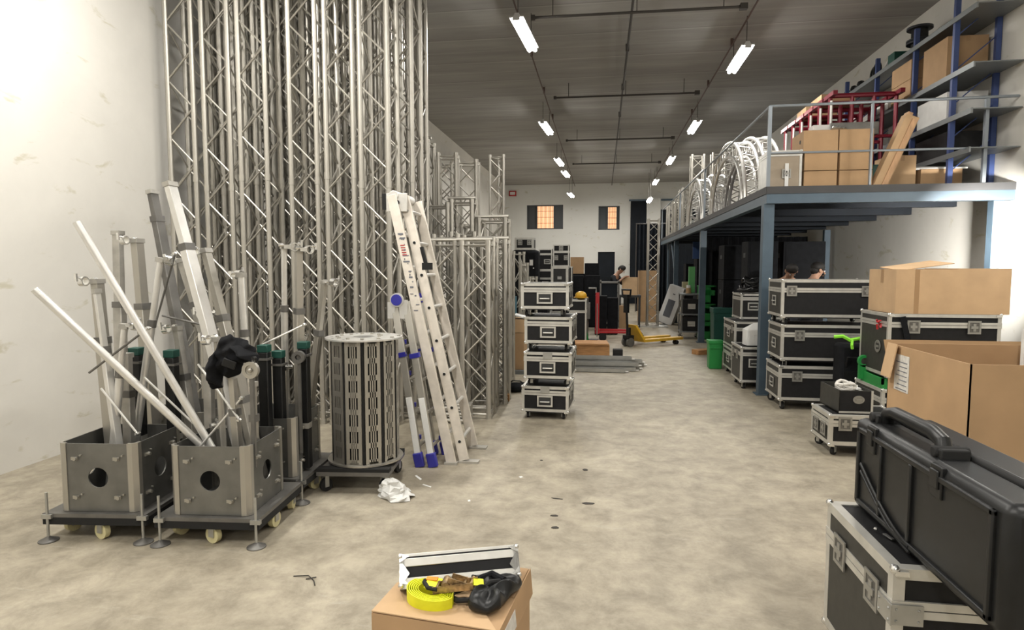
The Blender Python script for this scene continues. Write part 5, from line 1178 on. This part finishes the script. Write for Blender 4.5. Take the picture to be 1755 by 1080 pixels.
outrigger('square outrigger leg in the rear base with a clamp, right of the round tube', (-2.24, 4.3, B0), (-2.19, 4.26, 1.8), 0.06, 0.05, cl=1, m='alu')
outrigger('square outrigger leg leaning right at the right end of the rear base', (-2.28, 4.44, B0), (-2.04, 4.36, 1.56), 0.05, 0.045, cl=1, m='alu')
outrigger('square silver leg standing in the front middle base below the black jacket', (-2.22, 3.5, B0), (-2.26, 3.5, 1.0), 0.05, 0.045, cl=0, m='alu')
outrigger('square silver leg in the front middle base, directly below the winch wheel', (-2.13, 3.5, B0), (-2.13, 3.52, 0.95), 0.04, 0.04, cl=0, m='alu')
outrigger('slim upright tube with small clamps in the middle of the front middle base', (-2.36, 3.56, B0), (-2.4, 3.56, 1.22), 0.04, 0.04, True, cl=2, m='alu')
outrigger('wide flat leg leaning, its end low behind the black jacket', (-2.18, 3.68, B0), (-2.36, 3.7, 1.05), 0.09, 0.045, cl=0, m='alu')
outrigger('dull square leg behind the crossing poles at left', (-2.78, 3.9, 0.02), (-2.92, 3.9, 1.25), 0.06, 0.05, cl=1, m='alu_worn')
outrigger('dull square leg between the two left tower bases', (-2.62, 3.78, 0.02), (-2.62, 3.8, 1.35), 0.055, 0.05, cl=2, m='alu_worn')
outrigger('dull square leg in the left edge base behind the short round tube', (-3.06, 3.58, B0), (-3.06, 3.6, 1.1), 0.06, 0.05, cl=0, m='alu_worn')
# thin braces crossing among the legs
TR = [((-3.1, 3.42, 0.9), (-2.86, 3.42, 0.62)), ((-3.16, 3.4, 1.0), (-2.78, 3.45, 1.28)), ((-2.5, 3.52, 1.05), (-2.2, 3.47, 0.72)), ((-2.5, 3.45, 0.5), (-2.2, 3.5, 0.85)), ((-2.95, 3.8, 1.33), (-2.5, 3.76, 1.25)), ((-2.4, 4.06, 1.1), (-2.1, 4.14, 1.25)), ((-3.05, 3.85, 1.25), (-2.85, 3.82, 1.75)), ((-2.9, 3.55, 0.95), (-2.55, 3.6, 0.6))]
TL = ['low at the far left', 'rising right at the far left', 'falling right beneath the jacket', 'rising right under the jacket', 'almost level between the two poles', 'rising right in front of the rear base', 'black and steep beside the leaning round leg', 'falling right behind the crossing poles']
for i, (a, b) in enumerate(TR):
    t = thing('thin_brace', 'thin rod wedged among the outrigger legs, '+TL[i], 'rod', a, 0, 'thin rods among the legs'); d = Vector(b)-Vector(a)
    MB().tube((0, 0, 0), d, 0.007, 8).build('rod', 'alu_dull' if i in (1, 4, 6) else 'alu_bright', t)
    MB().ball(d, 0.014, 8).tube(d-Vector((0, 0.02, 0)), d+Vector((0, 0.02, 0)), 0.008, 8).build('end_pin', 'chrome', t)
# padded black posts with green caps and grey tape
for i, (x, y, zt, lab) in enumerate([(-3.09, 3.72, 1.12, 'at left, behind the two crossing poles'), (-2.88, 3.78, 1.1, 'second from left, between the two crossing poles'), (-2.32, 3.98, 1.12, 'behind the black jacket, dark'), (-2.26, 4.06, 1.07, 'left of the bright rear tube leg'), (-2.14, 4.2, 1.12, 'in the rear base, right side')]):
    t = thing('padded_post', 'black square post with a dark green cap '+lab, 'post', (x, y, 0.185), 5, 'black posts with green caps')
    MB().bx(-0.034, -0.034, 0, 0.034, 0.034, zt-0.235).build('sleeve', 'blackp', t, bevel=0.006)
    MB().bx(-0.037, -0.037, zt-0.235, 0.037, 0.037, zt-0.185).build('cap', 'teal', t, bevel=0.004)
    MB().bx(-0.0355, -0.0355, 0.3, 0.0355, 0.0355, 0.34).build('tape_band', 'alu_worn', t)
    MB().bx(-0.045, -0.045, zt-0.29, 0.045, 0.045, zt-0.275).build('collar', 'alu_dull', t)
# winch wheel
t = thing('winch', 'round silver winch wheel at the right of the black jacket', 'winch', (-2.085, 3.42, 1.04), 0)
MB().ring((0, 0, 0), 0.052, 0.03, -0.012, 0.012, 'y', 24).ring((0, 0, 0), 0.03, 0.001, -0.004, 0.006, 'y', 24).ball((0.0, -0.01, 0), 0.016, 10).build('wheel', 'alu', t)
MB().bx(-0.012, 0.0, -0.6, 0.012, 0.02, 0.06).build('bracket', 'alu_dull', t)
MB().tube((0.03, 0, 0.05), (0.05, -0.03, 0.08), 0.007, 8).tube((0.05, -0.03, 0.08), (0.05, -0.06, 0.08), 0.01, 8).build('crank', 'blackp', t)
t = thing('winch', 'small winch drum on the rearmost legs, by the bright clamps', 'winch', (-2.13, 4.1, 1.02), 10)
MB().ring((0, 0, 0), 0.045, 0.02, -0.02, 0.02, 'y', 20).build('wheel', 'alu_dull', t); MB().bx(-0.01, 0.0, -0.7, 0.01, 0.02, 0.04).build('bracket', 'alu_dull', t)
# black jacket draped over the legs
def drape(out, bulge, seed, rings=9):
    """cloth surface with the given outline in x, z, bulging towards -y over what it hangs on"""
    rr = random.Random(seed); n = len(out)*4; o = []
    for i in range(len(out)):
        a, b = Vector(out[i]), Vector(out[(i+1) % len(out)])
        for k in range(4): o.append(a.lerp(b, k/4)+Vector((rr.uniform(-1, 1), rr.uniform(-1, 1)))*0.004)
    c = sum(o, Vector((0, 0)))/len(o); vs = []; fs = []
    for j in range(1, rings+1):
        t_ = j/rings
        for i, p in enumerate(o):
            q_ = c.lerp(p, t_); y = -bulge*(1-t_**2.2)+0.014*math.sin(q_.x*70+q_.y*25+2*math.sin(q_.y*40))*(0.3+t_)+0.008*math.sin(q_.y*90-q_.x*30)
            vs.append((q_.x, y, q_.y))
    vs.append((c.x, -bulge, c.y)); L = len(vs)-1
    for j in range(rings-1):
        for i in range(n): fs.append((j*n+i, j*n+(i+1) % n, (j+1)*n+(i+1) % n, (j+1)*n+i))
    for i in range(n): fs.append((L, (i+1) % n, i))
    return MB().add(vs, fs)
def jacket():
    t = thing('jacket', 'black jacket thrown over the outrigger legs beside the winch wheel', 'jacket', (-2.245, 3.47, 1.1), 0)
    for nm, out, bl, sd in (('cloth', [(-0.06, 0.13), (0.0, 0.155), (0.06, 0.13), (0.12, 0.11), (0.17, 0.05), (0.14, -0.02), (0.08, -0.03), (0.06, -0.1), (-0.03, -0.13), (-0.1, -0.1), (-0.13, -0.02), (-0.1, 0.07)], 0.075, 3),
                            ('sleeve', [(-0.04, 0.09), (-0.1, 0.06), (-0.15, -0.02), (-0.16, -0.12), (-0.13, -0.2), (-0.06, -0.19), (-0.05, -0.08)], 0.09, 5), ('sleeve', [(0.0, 0.11), (0.08, 0.1), (0.185, 0.03), (0.19, -0.03), (0.14, 0.0), (0.05, 0.01)], 0.1, 8)):
        o = drape(out, bl, sd).build(nm, 'blackc', t); o.modifiers.new('thickness', 'SOLIDIFY').thickness = 0.01; o.modifiers.new('sub', 'SUBSURF').render_levels = 1
    MB().rbx((0.04, -0.08, -0.02), (0.08, 0.012, 0.05), (0, 20, 10)).build('pocket', 'blackp', t, bevel=0.004)
jacket()

# ------------------------------------------------------------------ perforated drum on its dolly
def drum():
    t = thing('panel_drum', 'drum of upright perforated silver panels between two round plates, on a dolly by the ladders', 'panel drum', (-1.8, 4.5, 0.19), 2)
    Rr = 0.25; Hh = 0.94; n = 11
    MB().lathe([(0.02, 0), (Rr+0.035, 0), (Rr+0.035, 0.012), (0.02, 0.012)], 40).build('bottom_plate', 'alu', t)
    MB().ring((0, 0, Hh-0.012), Rr+0.04, 0.08, 0, 0.012, 'z', 40).build('top_plate', 'alu_bright', t)
    MB().tube((0, 0, 0.012), (0, 0, Hh-0.012), 0.19, 30).build('shade_core', 'dark', t)  # dark cylinder stands in for the shade behind slots and gaps
    w_ = 2*Rr*math.tan(math.pi/n)*0.84; z0, z1 = 0.014, Hh-0.014; rows = 7; T = 0.006
    b = MB(); m_ = 0.028; cell = (z1-z0-0.03)/rows
    b.bx(-w_/2, 0, z0, -w_/2+m_, T, z1).bx(w_/2-m_, 0, z0, w_/2, T, z1)
    for r in range(rows+1):
        z = z0+0.015+r*cell; b.bx(-w_/2+m_, 0, z-0.02, w_/2-m_, T, z+0.02)
    b.bx(-w_/2+m_, 0, z0, w_/2-m_, T, z0+0.015).bx(-w_/2+m_, 0, z1-0.015, w_/2-m_, T, z1)
    ww = w_-2*m_
    for k in range(1, 4): b.bx(-w_/2+m_+ww*k/4-0.0045, 0, z0, -w_/2+m_+ww*k/4+0.0045, T, z1)
    b.bx(-w_/2, 0, z0, -w_/2+0.004, 0.03, z1).bx(w_/2-0.004, 0, z0, w_/2, 0.03, z1)
    me = b.mesh('perforated_panel', 'alu', smooth=False)
    for k in range(n):
        a = math.pi*2*k/n; share(t, 'perforated_panel', me, (Rr*math.sin(a), -Rr*math.cos(a), 0), (0, 0, a))
    r = MB()
    for k in range(n):
        a = math.pi*2*(k+0.5)/n; r.tube((Rr*0.98*math.sin(a), -Rr*0.98*math.cos(a), 0.012), (Rr*0.98*math.sin(a), -Rr*0.98*math.cos(a), Hh), 0.012, 8)
    r.build('tie_rod', 'rubber', t)  # rods coloured dark so the gaps between panels read as shaded
    s_ = MB()
    for k in range(14):
        a = 0.5*k; rr_ = 0.12+0.011*k; s_.tube((rr_*math.cos(a), rr_*math.sin(a), Hh), (rr_*math.cos(a), rr_*math.sin(a), Hh+0.01), 0.014, 8)
    s_.build('bolt', 'alu', t)
    d = thing('dolly', 'low wooden dolly on four castors carrying the perforated drum', 'dolly', (-1.82, 4.48, 0), 6)
    MB().bx(-0.27, -0.27, 0.13, 0.27, 0.27, 0.16).build('deck', 'alu_dull', d); MB().bx(-0.27, -0.27, 0.16, 0.27, -0.2, 0.185).bx(-0.27, 0.2, 0.16, 0.27, 0.27, 0.185).build('runner', 'rubber', d)
    casters(d, [(-0.22, -0.22), (0.22, -0.22), (-0.22, 0.22), (0.22, 0.22)], 0.13)
drum()

# ------------------------------------------------------------------ ladders
def rail(t, a, b, wx, wy, m, nm='side_rail', label=None, caps=None):
    d = Vector(b)-Vector(a); o_ = MB(); q = d.to_track_quat('Z', 'Y')
    ang = math.atan2(d.x, d.z)
    o_.T = Matrix.Translation(a) @ Matrix.Rotation(ang, 4, 'Y') @ Matrix.Rotation(-math.atan2(d.y, math.hypot(d.x, d.z)), 4, 'X')
    o_.bx(-wx/2, -wy/2, 0, wx/2, wy/2, d.length)
    return o_.build(nm, m, t, label=label, bevel=0.003)
def big_ladder():
    t = thing('extension_ladder', 'large beige aluminium extension ladder leaning left, worn red marks on its rail', 'ladder', (0, 0, 0))
    # foot and head of the near rails: section one (left) and section two (right); the far rails lie 0.42 m deeper
    A0, A1 = Vector((-1.24, 4.99, 0.0)), Vector((-1.83, 5.27, 2.29)); B0_, B1 = Vector((-1.145, 5.05, 0.02)), Vector((-1.735, 5.33, 2.28)); D = Vector((-0.01, 0.43, 0))
    for nm, a, b in (('section_one', A0, A1), ('section_two', B0_, B1)):
        rail(t, a, b, 0.085, 0.028, 'laddr'); rail(t, a+D, b+D, 0.085, 0.028, 'laddr')
    for k in range(8):
        f = 0.07+0.125*k
        p = B0_.lerp(B1, f); r = MB().tube(p+Vector((0, -0.018, 0)), p+D+Vector((0, 0.01, 0)), 0.016, 10).build('rung', 'alu_bright', t)
        MB().tube(p+Vector((0, -0.02, 0)), p+Vector((0, -0.016, 0)), 0.013, 10).build('rung_hole', 'rubber', r)
        p = A0.lerp(A1, f+0.03); MB().tube(p, p+D, 0.016, 10).build('rung', 'alu_bright', t)
    h_ = A1.lerp(B1, 0.5)
    MB().bx(h_.x-0.1, h_.y-0.03, h_.z-0.14, h_.x+0.09, h_.y-0.012, h_.z+0.02).tube((h_.x-0.03, h_.y-0.04, h_.z-0.0), (h_.x-0.03, h_.y+0.46, h_.z-0.0), 0.045, 14).build('hinge', 'alu_bright', t, bevel=0.004)
    MB().tube((h_.x-0.0, h_.y-0.05, h_.z-0.06), (h_.x-0.0, h_.y-0.03, h_.z-0.06), 0.022, 12).bx(h_.x-0.14, h_.y-0.02, h_.z-0.12, h_.x-0.09, h_.y+0.0, h_.z+0.02).build('hinge_knob', 'rubber', t)
    p = B0_.lerp(B1, 0.76); MB().bx(p.x+0.04, p.y-0.03, p.z-0.1, p.x+0.12, p.y+0.03, p.z-0.04).rbx((p.x+0.05, p.y, p.z+0.02), (0.025, 0.04, 0.16), (0, -14, 0)).build('rung_hook', 'rubber', t, label='black hook')
    mk = MB(); rr = random.Random(2)
    for k in range(26):
        f = rr.uniform(0.55, 0.86); p = A0.lerp(A1, f); mk.bx(p.x+rr.uniform(-0.03, 0.03), p.y-0.0165, p.z, p.x+rr.uniform(-0.03, 0.03)+0.012, p.y-0.0145, p.z+rr.uniform(0.004, 0.016))
    mk.build('worn_print', 'ink', t, label='worn speckled print')
    mk = MB()
    for k in range(5):
        p = A0.lerp(A1, 0.77+0.009*k); mk.bx(p.x-0.02, p.y-0.0168, p.z, p.x+0.02, p.y-0.0145, p.z+0.008)
    mk.build('red_print', 'red', t, label='faded red print')
    MB().bx(-1.3, 4.96, 0, -1.19, 5.02, 0.02).bx(-1.19, 5.02, 0, -1.02, 5.1, 0.018).bx(-1.19, 5.44, 0, -1.03, 5.52, 0.018).build('foot', 'alu_worn', t)
big_ladder()
def small_ladder():
    t = thing('folding_ladder', 'small folded multi-joint ladder with blue joints and blue feet, left of the large ladder', 'ladder', (0, 0, 0))
    PX = [((-1.48, 4.87, 0), (-1.765, 5.12, 1.35)), ((-1.37, 4.88, 0), (-1.66, 5.12, 1.34))]; D = Vector((0.02, 0.36, 0.0))
    for i, (a, b) in enumerate(PX):
        a, b = Vector(a), Vector(b)
        for k, dd in enumerate((Vector((0, 0, 0)), D)):
            rail(t, a+dd+(b-a)*0.04, b+dd, 0.06, 0.03, 'alu')
            MB().rbx(a+dd+(b-a)*0.045, (0.08, 0.05, 0.12), (0, -12, 0)).build('foot', 'blue', t, bevel=0.008, label='dark blue foot')
            MB().rbx(a+dd+(b-a)*0.68, (0.085 if i else 0.06, 0.045, 0.04), (0, -12, 0)).build('joint_sleeve', 'blue', t, label='dark blue sleeve')
        rail(t, a+(b-a)*0.08+Vector((0.0, -0.019, 0)), a+(b-a)*0.42+Vector((0.0, -0.019, 0)), 0.052, 0.006, 'white', 'white_label', 'white printed label strip')
        for k in range(4):
            p = a.lerp(b, 0.12+0.2*k); MB().tube(p, p+D, 0.014, 8).build('rung', 'alu', t)
            s_ = -1 if i == 0 else 1
            MB().rbx(p+Vector((s_*0.045, 0.2, 0.03)), (0.04, 0.03, 0.035), (0, 0, 0)).build('rung_lock', 'blue', t)
    h_ = Vector((-1.735, 5.1, 1.38))
    MB().tube(h_+Vector((0, -0.03, 0)), h_+Vector((0, 0.0, 0)), 0.048, 18).tube(h_+Vector((0.09, 0.36, 0.0)), h_+Vector((0.09, 0.4, 0.0)), 0.045, 18).build('hinge', 'blue', t, label='round dark blue hinge')
    MB().ring(tuple(h_), 0.06, 0.045, -0.02, 0.0, 'y', 18).bx(h_.x-0.085, h_.y-0.01, h_.z-0.16, h_.x-0.02, h_.y+0.01, h_.z-0.02).bx(h_.x+0.02, h_.y-0.01, h_.z-0.16, h_.x+0.09, h_.y+0.01, h_.z-0.0).build('hinge_plate', 'alu_bright', t)
small_ladder()

# ------------------------------------------------------------------ litter on the floor
def plastic_bag():
    rr = random.Random(9); b = MB(); n = 16; m = 9; vs = []; fs = []
    for j in range(m):
        for i in range(n):
            a = 2*math.pi*i/n; v = j/(m-1); r = (0.11*(1-v)**0.5+0.012)*(1+rr.uniform(-0.25, 0.25)); vs.append((r*1.25*math.cos(a)-0.05*v, r*0.85*math.sin(a), 0.004+0.12*v+rr.uniform(-0.012, 0.012)*(0 < j)))
    fs = [(j*n+i, j*n+(i+1) % n, (j+1)*n+(i+1) % n, (j+1)*n+i) for j in range(m-1) for i in range(n)]+[tuple(range(n))[::-1], tuple((m-1)*n+i for i in range(n))]
    tag(b.add(vs, fs).build('plastic_bag', mat('thin_white_plastic', (0.62, 0.62, 0.6), 0.35), smooth=False), 'crumpled white plastic bag on the floor against the drum dolly', 'plastic bag', (-1.46, 4.2, 0.0), -30)
plastic_bag()
for i, (x, y, w_, l, rz, m, lab) in enumerate([(-1.42, 4.62, 0.02, 0.12, 40, 'paper', 'long white paper shred beside the blue ladder feet'), (-1.3, 4.45, 0.015, 0.1, 60, 'paper', 'second white paper shred, nearer the plastic bag'), (-0.92, 4.2, 0.018, 0.03, 20, 'paper', 'tiny white paper scrap in the open floor'), (-0.62, 4.75, 0.03, 0.03, 50, 'paper', 'small white scrap farther out on the open floor')]):
    b = MB().prism([(-w_/2, -l/2), (w_/2, -l/2*0.8), (w_*0.6, l/2), (-w_/3, l/2*0.9)], 0, 0.002, 'z'); tag(b.build('paper_scrap', m), lab, 'scrap', (x, y, 0.0), rz)
SP = [((1017, 805), 'nearest of the case stack, shiny dark leaf-like scrap'), ((922, 790), 'small dark speck left of the leaf-like scrap')]
def flake(label, x, y, a, b_, rz=0, m='debris', z=0.0):
    n = 10; rr = random.Random(int(x*100+y*10)); 
    o = MB().prism([(a*math.cos(2*math.pi*k/n)*rr.uniform(0.7, 1.1), b_*math.sin(2*math.pi*k/n)*rr.uniform(0.7, 1.1)) for k in range(n)], 0, 0.0025, 'z').build('dirt_scrap', m)
    tag(o, label, 'scrap', (x, y, z), rz)
flake('dark crumpled scrap on the open floor, the largest and farthest right of the specks', -0.12, 5.0, 0.025, 0.03, 30)
flake('small dark speck on the floor left of the crumpled scrap', -0.5, 5.2, 0.014, 0.012)
flake('flat dark stain on the floor nearer than the crumpled scrap', -0.08, 4.27, 0.05, 0.022, 0)
flake('thin dark smear left of the flat dark stain', -0.3, 4.33, 0.05, 0.01, -10)
flake('upper of two dark spots in line on the near floor', -0.3, 4.02, 0.03, 0.016)
flake('lower of two dark spots in line on the near floor', -0.28, 3.83, 0.028, 0.02)
t = thing('wire_scrap', 'thin bent wire scrap on the floor before the front middle tower base', 'wire', (-1.52, 2.98, 0.004), 0)
MB().path([(-0.1, 0.02, 0), (-0.02, 0.03, 0.004), (0.03, -0.01, 0), (0.06, -0.06, 0.003)], 0.003, 6).path([(-0.02, 0.0, 0), (0.03, 0.02, 0.004)], 0.003, 6).build('wire', 'debris', t)

# ------------------------------------------------------------------ people
def person(label, loc, rz, J, radii, hair=True, hold=None, z0=0):
    """J: joints in metres, body faces local -y; one skinned body with clothing as children"""
    t = thing('person', label, 'person', loc, rz)
    def skin(nm, names, edges, m, grow=0.0, root=0, lev=2):
        me = bpy.data.meshes.new(nm); me.from_pydata([J[n] for n in names], [(names.index(a), names.index(b)) for a, b in edges], [])
        me.materials.append(M[m]); o = bpy.data.objects.new(nm, me); COL.objects.link(o); o.parent = t
        s_ = o.modifiers.new('skin', 'SKIN'); s_.use_smooth_shade = True
        for i, n in enumerate(names): r = radii[n]+grow; me.skin_vertices[0].data[i].radius = (r, r*(0.8 if n in ('pelvis', 'waist', 'chest') else 1)); me.skin_vertices[0].data[i].use_root = (i == root)
        u = o.modifiers.new('sub', 'SUBSURF'); u.levels = lev; u.render_levels = lev
        return o
    S = ('L', 'R')
    names = ['pelvis', 'waist', 'chest', 'neck', 'head0', 'head1', 'head2']; edges = [('pelvis', 'waist'), ('waist', 'chest'), ('chest', 'neck'), ('neck', 'head0'), ('head0', 'head1'), ('head1', 'head2')]
    for s_ in S:
        names += [k+s_ for k in ('sh', 'el', 'wr', 'palm', 'hip', 'knee', 'ank', 'toe')]
        edges += [('chest', 'sh'+s_), ('sh'+s_, 'el'+s_), ('el'+s_, 'wr'+s_), ('wr'+s_, 'palm'+s_), ('pelvis', 'hip'+s_), ('hip'+s_, 'knee'+s_), ('knee'+s_, 'ank'+s_), ('ank'+s_, 'toe'+s_)]
        for f in range(5):
            for q in range(2): names.append('f%d%d%s' % (f, q, s_))
            edges += [('palm'+s_ if f else 'wr'+s_, 'f%d0%s' % (f, s_)), ('f%d0%s' % (f, s_), 'f%d1%s' % (f, s_))]
            P = Vector(J['palm'+s_]); W = Vector(J['wr'+s_]); d = (P-W).normalized(); sd = d.cross(Vector((0, 0, 1))).normalized() if abs(d.z) < 0.9 else Vector((1, 0, 0))
            up = Vector((0, 0, -1)) if abs(d.z) < 0.9 else Vector((0, -1, 0)); k = 1 if s_ == 'L' else -1
            if f == 0: a = W+d*0.03+sd*0.035*k; b = a+d*0.035+sd*0.015*k
            else:
                a = P+sd*(0.033-0.02*(f-1))*k+d*[0, 0.035, 0.042, 0.038, 0.028][f]; b = a+d*0.022+up*0.028
            J['f%d0%s' % (f, s_)] = a; J['f%d1%s' % (f, s_)] = b; radii['f%d0%s' % (f, s_)] = 0.0095; radii['f%d1%s' % (f, s_)] = 0.008
    skin('body', names, edges, 'skin', lev=1)
    shirt = ['waist', 'chest', 'pelvis']+[k+s_ for s_ in S for k in ('sh', 'el')]
    for s_ in S: J['cuff'+s_] = Vector(J['el'+s_]).lerp(Vector(J['wr'+s_]), 0.25); radii['cuff'+s_] = radii['el'+s_]; shirt.append('cuff'+s_)
    skin('shirt', shirt, [('pelvis', 'waist'), ('waist', 'chest')]+[e for s_ in S for e in (('chest', 'sh'+s_), ('sh'+s_, 'el'+s_), ('el'+s_, 'cuff'+s_))], 'shirt', 0.018, 0, 1)
    skin('trousers', ['pelvis']+[k+s_ for s_ in S for k in ('hip', 'knee', 'ank')], [e for s_ in S for e in (('pelvis', 'hip'+s_), ('hip'+s_, 'knee'+s_), ('knee'+s_, 'ank'+s_))], 'jeans', 0.02, 0, 1)
    for s_ in S:
        a, b = Vector(J['ank'+s_]), Vector(J['toe'+s_]); MB().bx(a.x-0.045, b.y-0.05, 0, a.x+0.045, a.y+0.06, 0.075).build('shoe', 'rubber', t, bevel=0.02)
    # head details, oriented along the head axis
    h1 = Vector(J['head1']); ax = (Vector(J['head2'])-Vector(J['head0'])).normalized(); fw = Vector((0, -1, 0)); fw = (fw-ax*fw.dot(ax)).normalized(); sd = ax.cross(fw)
    def H(f, s2, u): return h1+fw*f+sd*s2+ax*u
    MB().tube(H(0.085, 0, 0.01), H(0.115, 0, -0.025), 0.008, 8, 0.014).build('nose', 'skin', t)
    MB().tube(H(0.088, -0.022, -0.055), H(0.088, 0.022, -0.055), 0.005, 6).build('mouth', 'wood', t)
    for s2 in (-1, 1):
        MB().ball(H(0.08, s2*0.033, 0.012), 0.011, 8).build('eye', 'white', t); MB().ball(H(0.09, s2*0.033, 0.012), 0.005, 6).build('pupil', 'hair', t)
        MB().ball(H(-0.01, s2*0.088, 0.0), 0.022, 8, (0.5, 1, 1.4)).build('ear', 'skin', t)
        MB().tube(H(0.088, s2*0.018, 0.034), H(0.08, s2*0.048, 0.034), 0.005, 6).build('eyebrow', 'hair', t)
    c = MB().ball(H(-0.018, 0, 0.05), 0.098, 16, (0.95, 1.05, 0.85)).ball(H(-0.045, 0, -0.0), 0.075, 14); c.build('hair', 'hair', t)
    return t
RAD = dict(pelvis=0.13, waist=0.125, chest=0.15, neck=0.055, head0=0.07, head1=0.088, head2=0.075)
for s_ in 'LR': RAD.update({'sh'+s_: 0.062, 'el'+s_: 0.043, 'wr'+s_: 0.028, 'palm'+s_: 0.032, 'hip'+s_: 0.09, 'knee'+s_: 0.06, 'ank'+s_: 0.042, 'toe'+s_: 0.035})
def joints(bend=0.0, hands=None, headfw=0.0):
    J = dict(pelvis=(0, 0, 0.95), waist=(0, -0.03*bend, 1.1), chest=(0, -0.15*bend, 1.36), neck=(0, -0.22*bend, 1.5), head0=(0, -0.25*bend-0.02-headfw*0.5, 1.565-0.01*bend), head1=(0, -0.28*bend-0.025-headfw, 1.625-0.02*bend), head2=(0, -0.28*bend-0.025-headfw*1.6, 1.685-0.03*bend))
    for s_, k in (('L', 1), ('R', -1)):
        J.update({'sh'+s_: (0.18*k, -0.17*bend, 1.41), 'el'+s_: (0.24*k, -0.2*bend-0.05, 1.12), 'wr'+s_: (0.15*k, -0.27*bend-0.28, 1.08), 'palm'+s_: (0.12*k, -0.27*bend-0.35, 1.08), 'hip'+s_: (0.1*k, 0, 0.88), 'knee'+s_: (0.11*k, -0.03, 0.48), 'ank'+s_: (0.11*k, 0.01, 0.1), 'toe'+s_: (0.12*k, -0.12, 0.05)})
    if hands:
        for s_ in 'LR':
            el, wr, pa = hands[s_]; J['el'+s_], J['wr'+s_], J['palm'+s_] = el, wr, pa
    return J
hd = {'L': ((0.24, -0.25, 1.2), (0.14, -0.45, 1.32), (0.12, -0.52, 1.36)), 'R': ((-0.24, -0.25, 1.2), (-0.14, -0.45, 1.32), (-0.1, -0.52, 1.36))}
person('person in a dark T-shirt at the back, head bent, hands working on a carton', (0.24, 17.85, 0), 68, joints(0.9, {'L': ((0.24, -0.25, 1.2), (0.14, -0.4, 1.38), (0.12, -0.47, 1.42)), 'R': ((-0.24, -0.25, 1.2), (-0.14, -0.42, 1.38), (-0.12, -0.49, 1.42))}, 0.05), dict(RAD))
person('dark-haired person behind the long flight cases, only head and shoulders showing', (2.98, 9.72, 0), 100, joints(0.6), dict(RAD))
person('second person behind the long flight cases near the post, lower head, in shadow', (2.98, 10.85, 0.0), 0, joints(1.3, None, 0.06), dict(RAD))
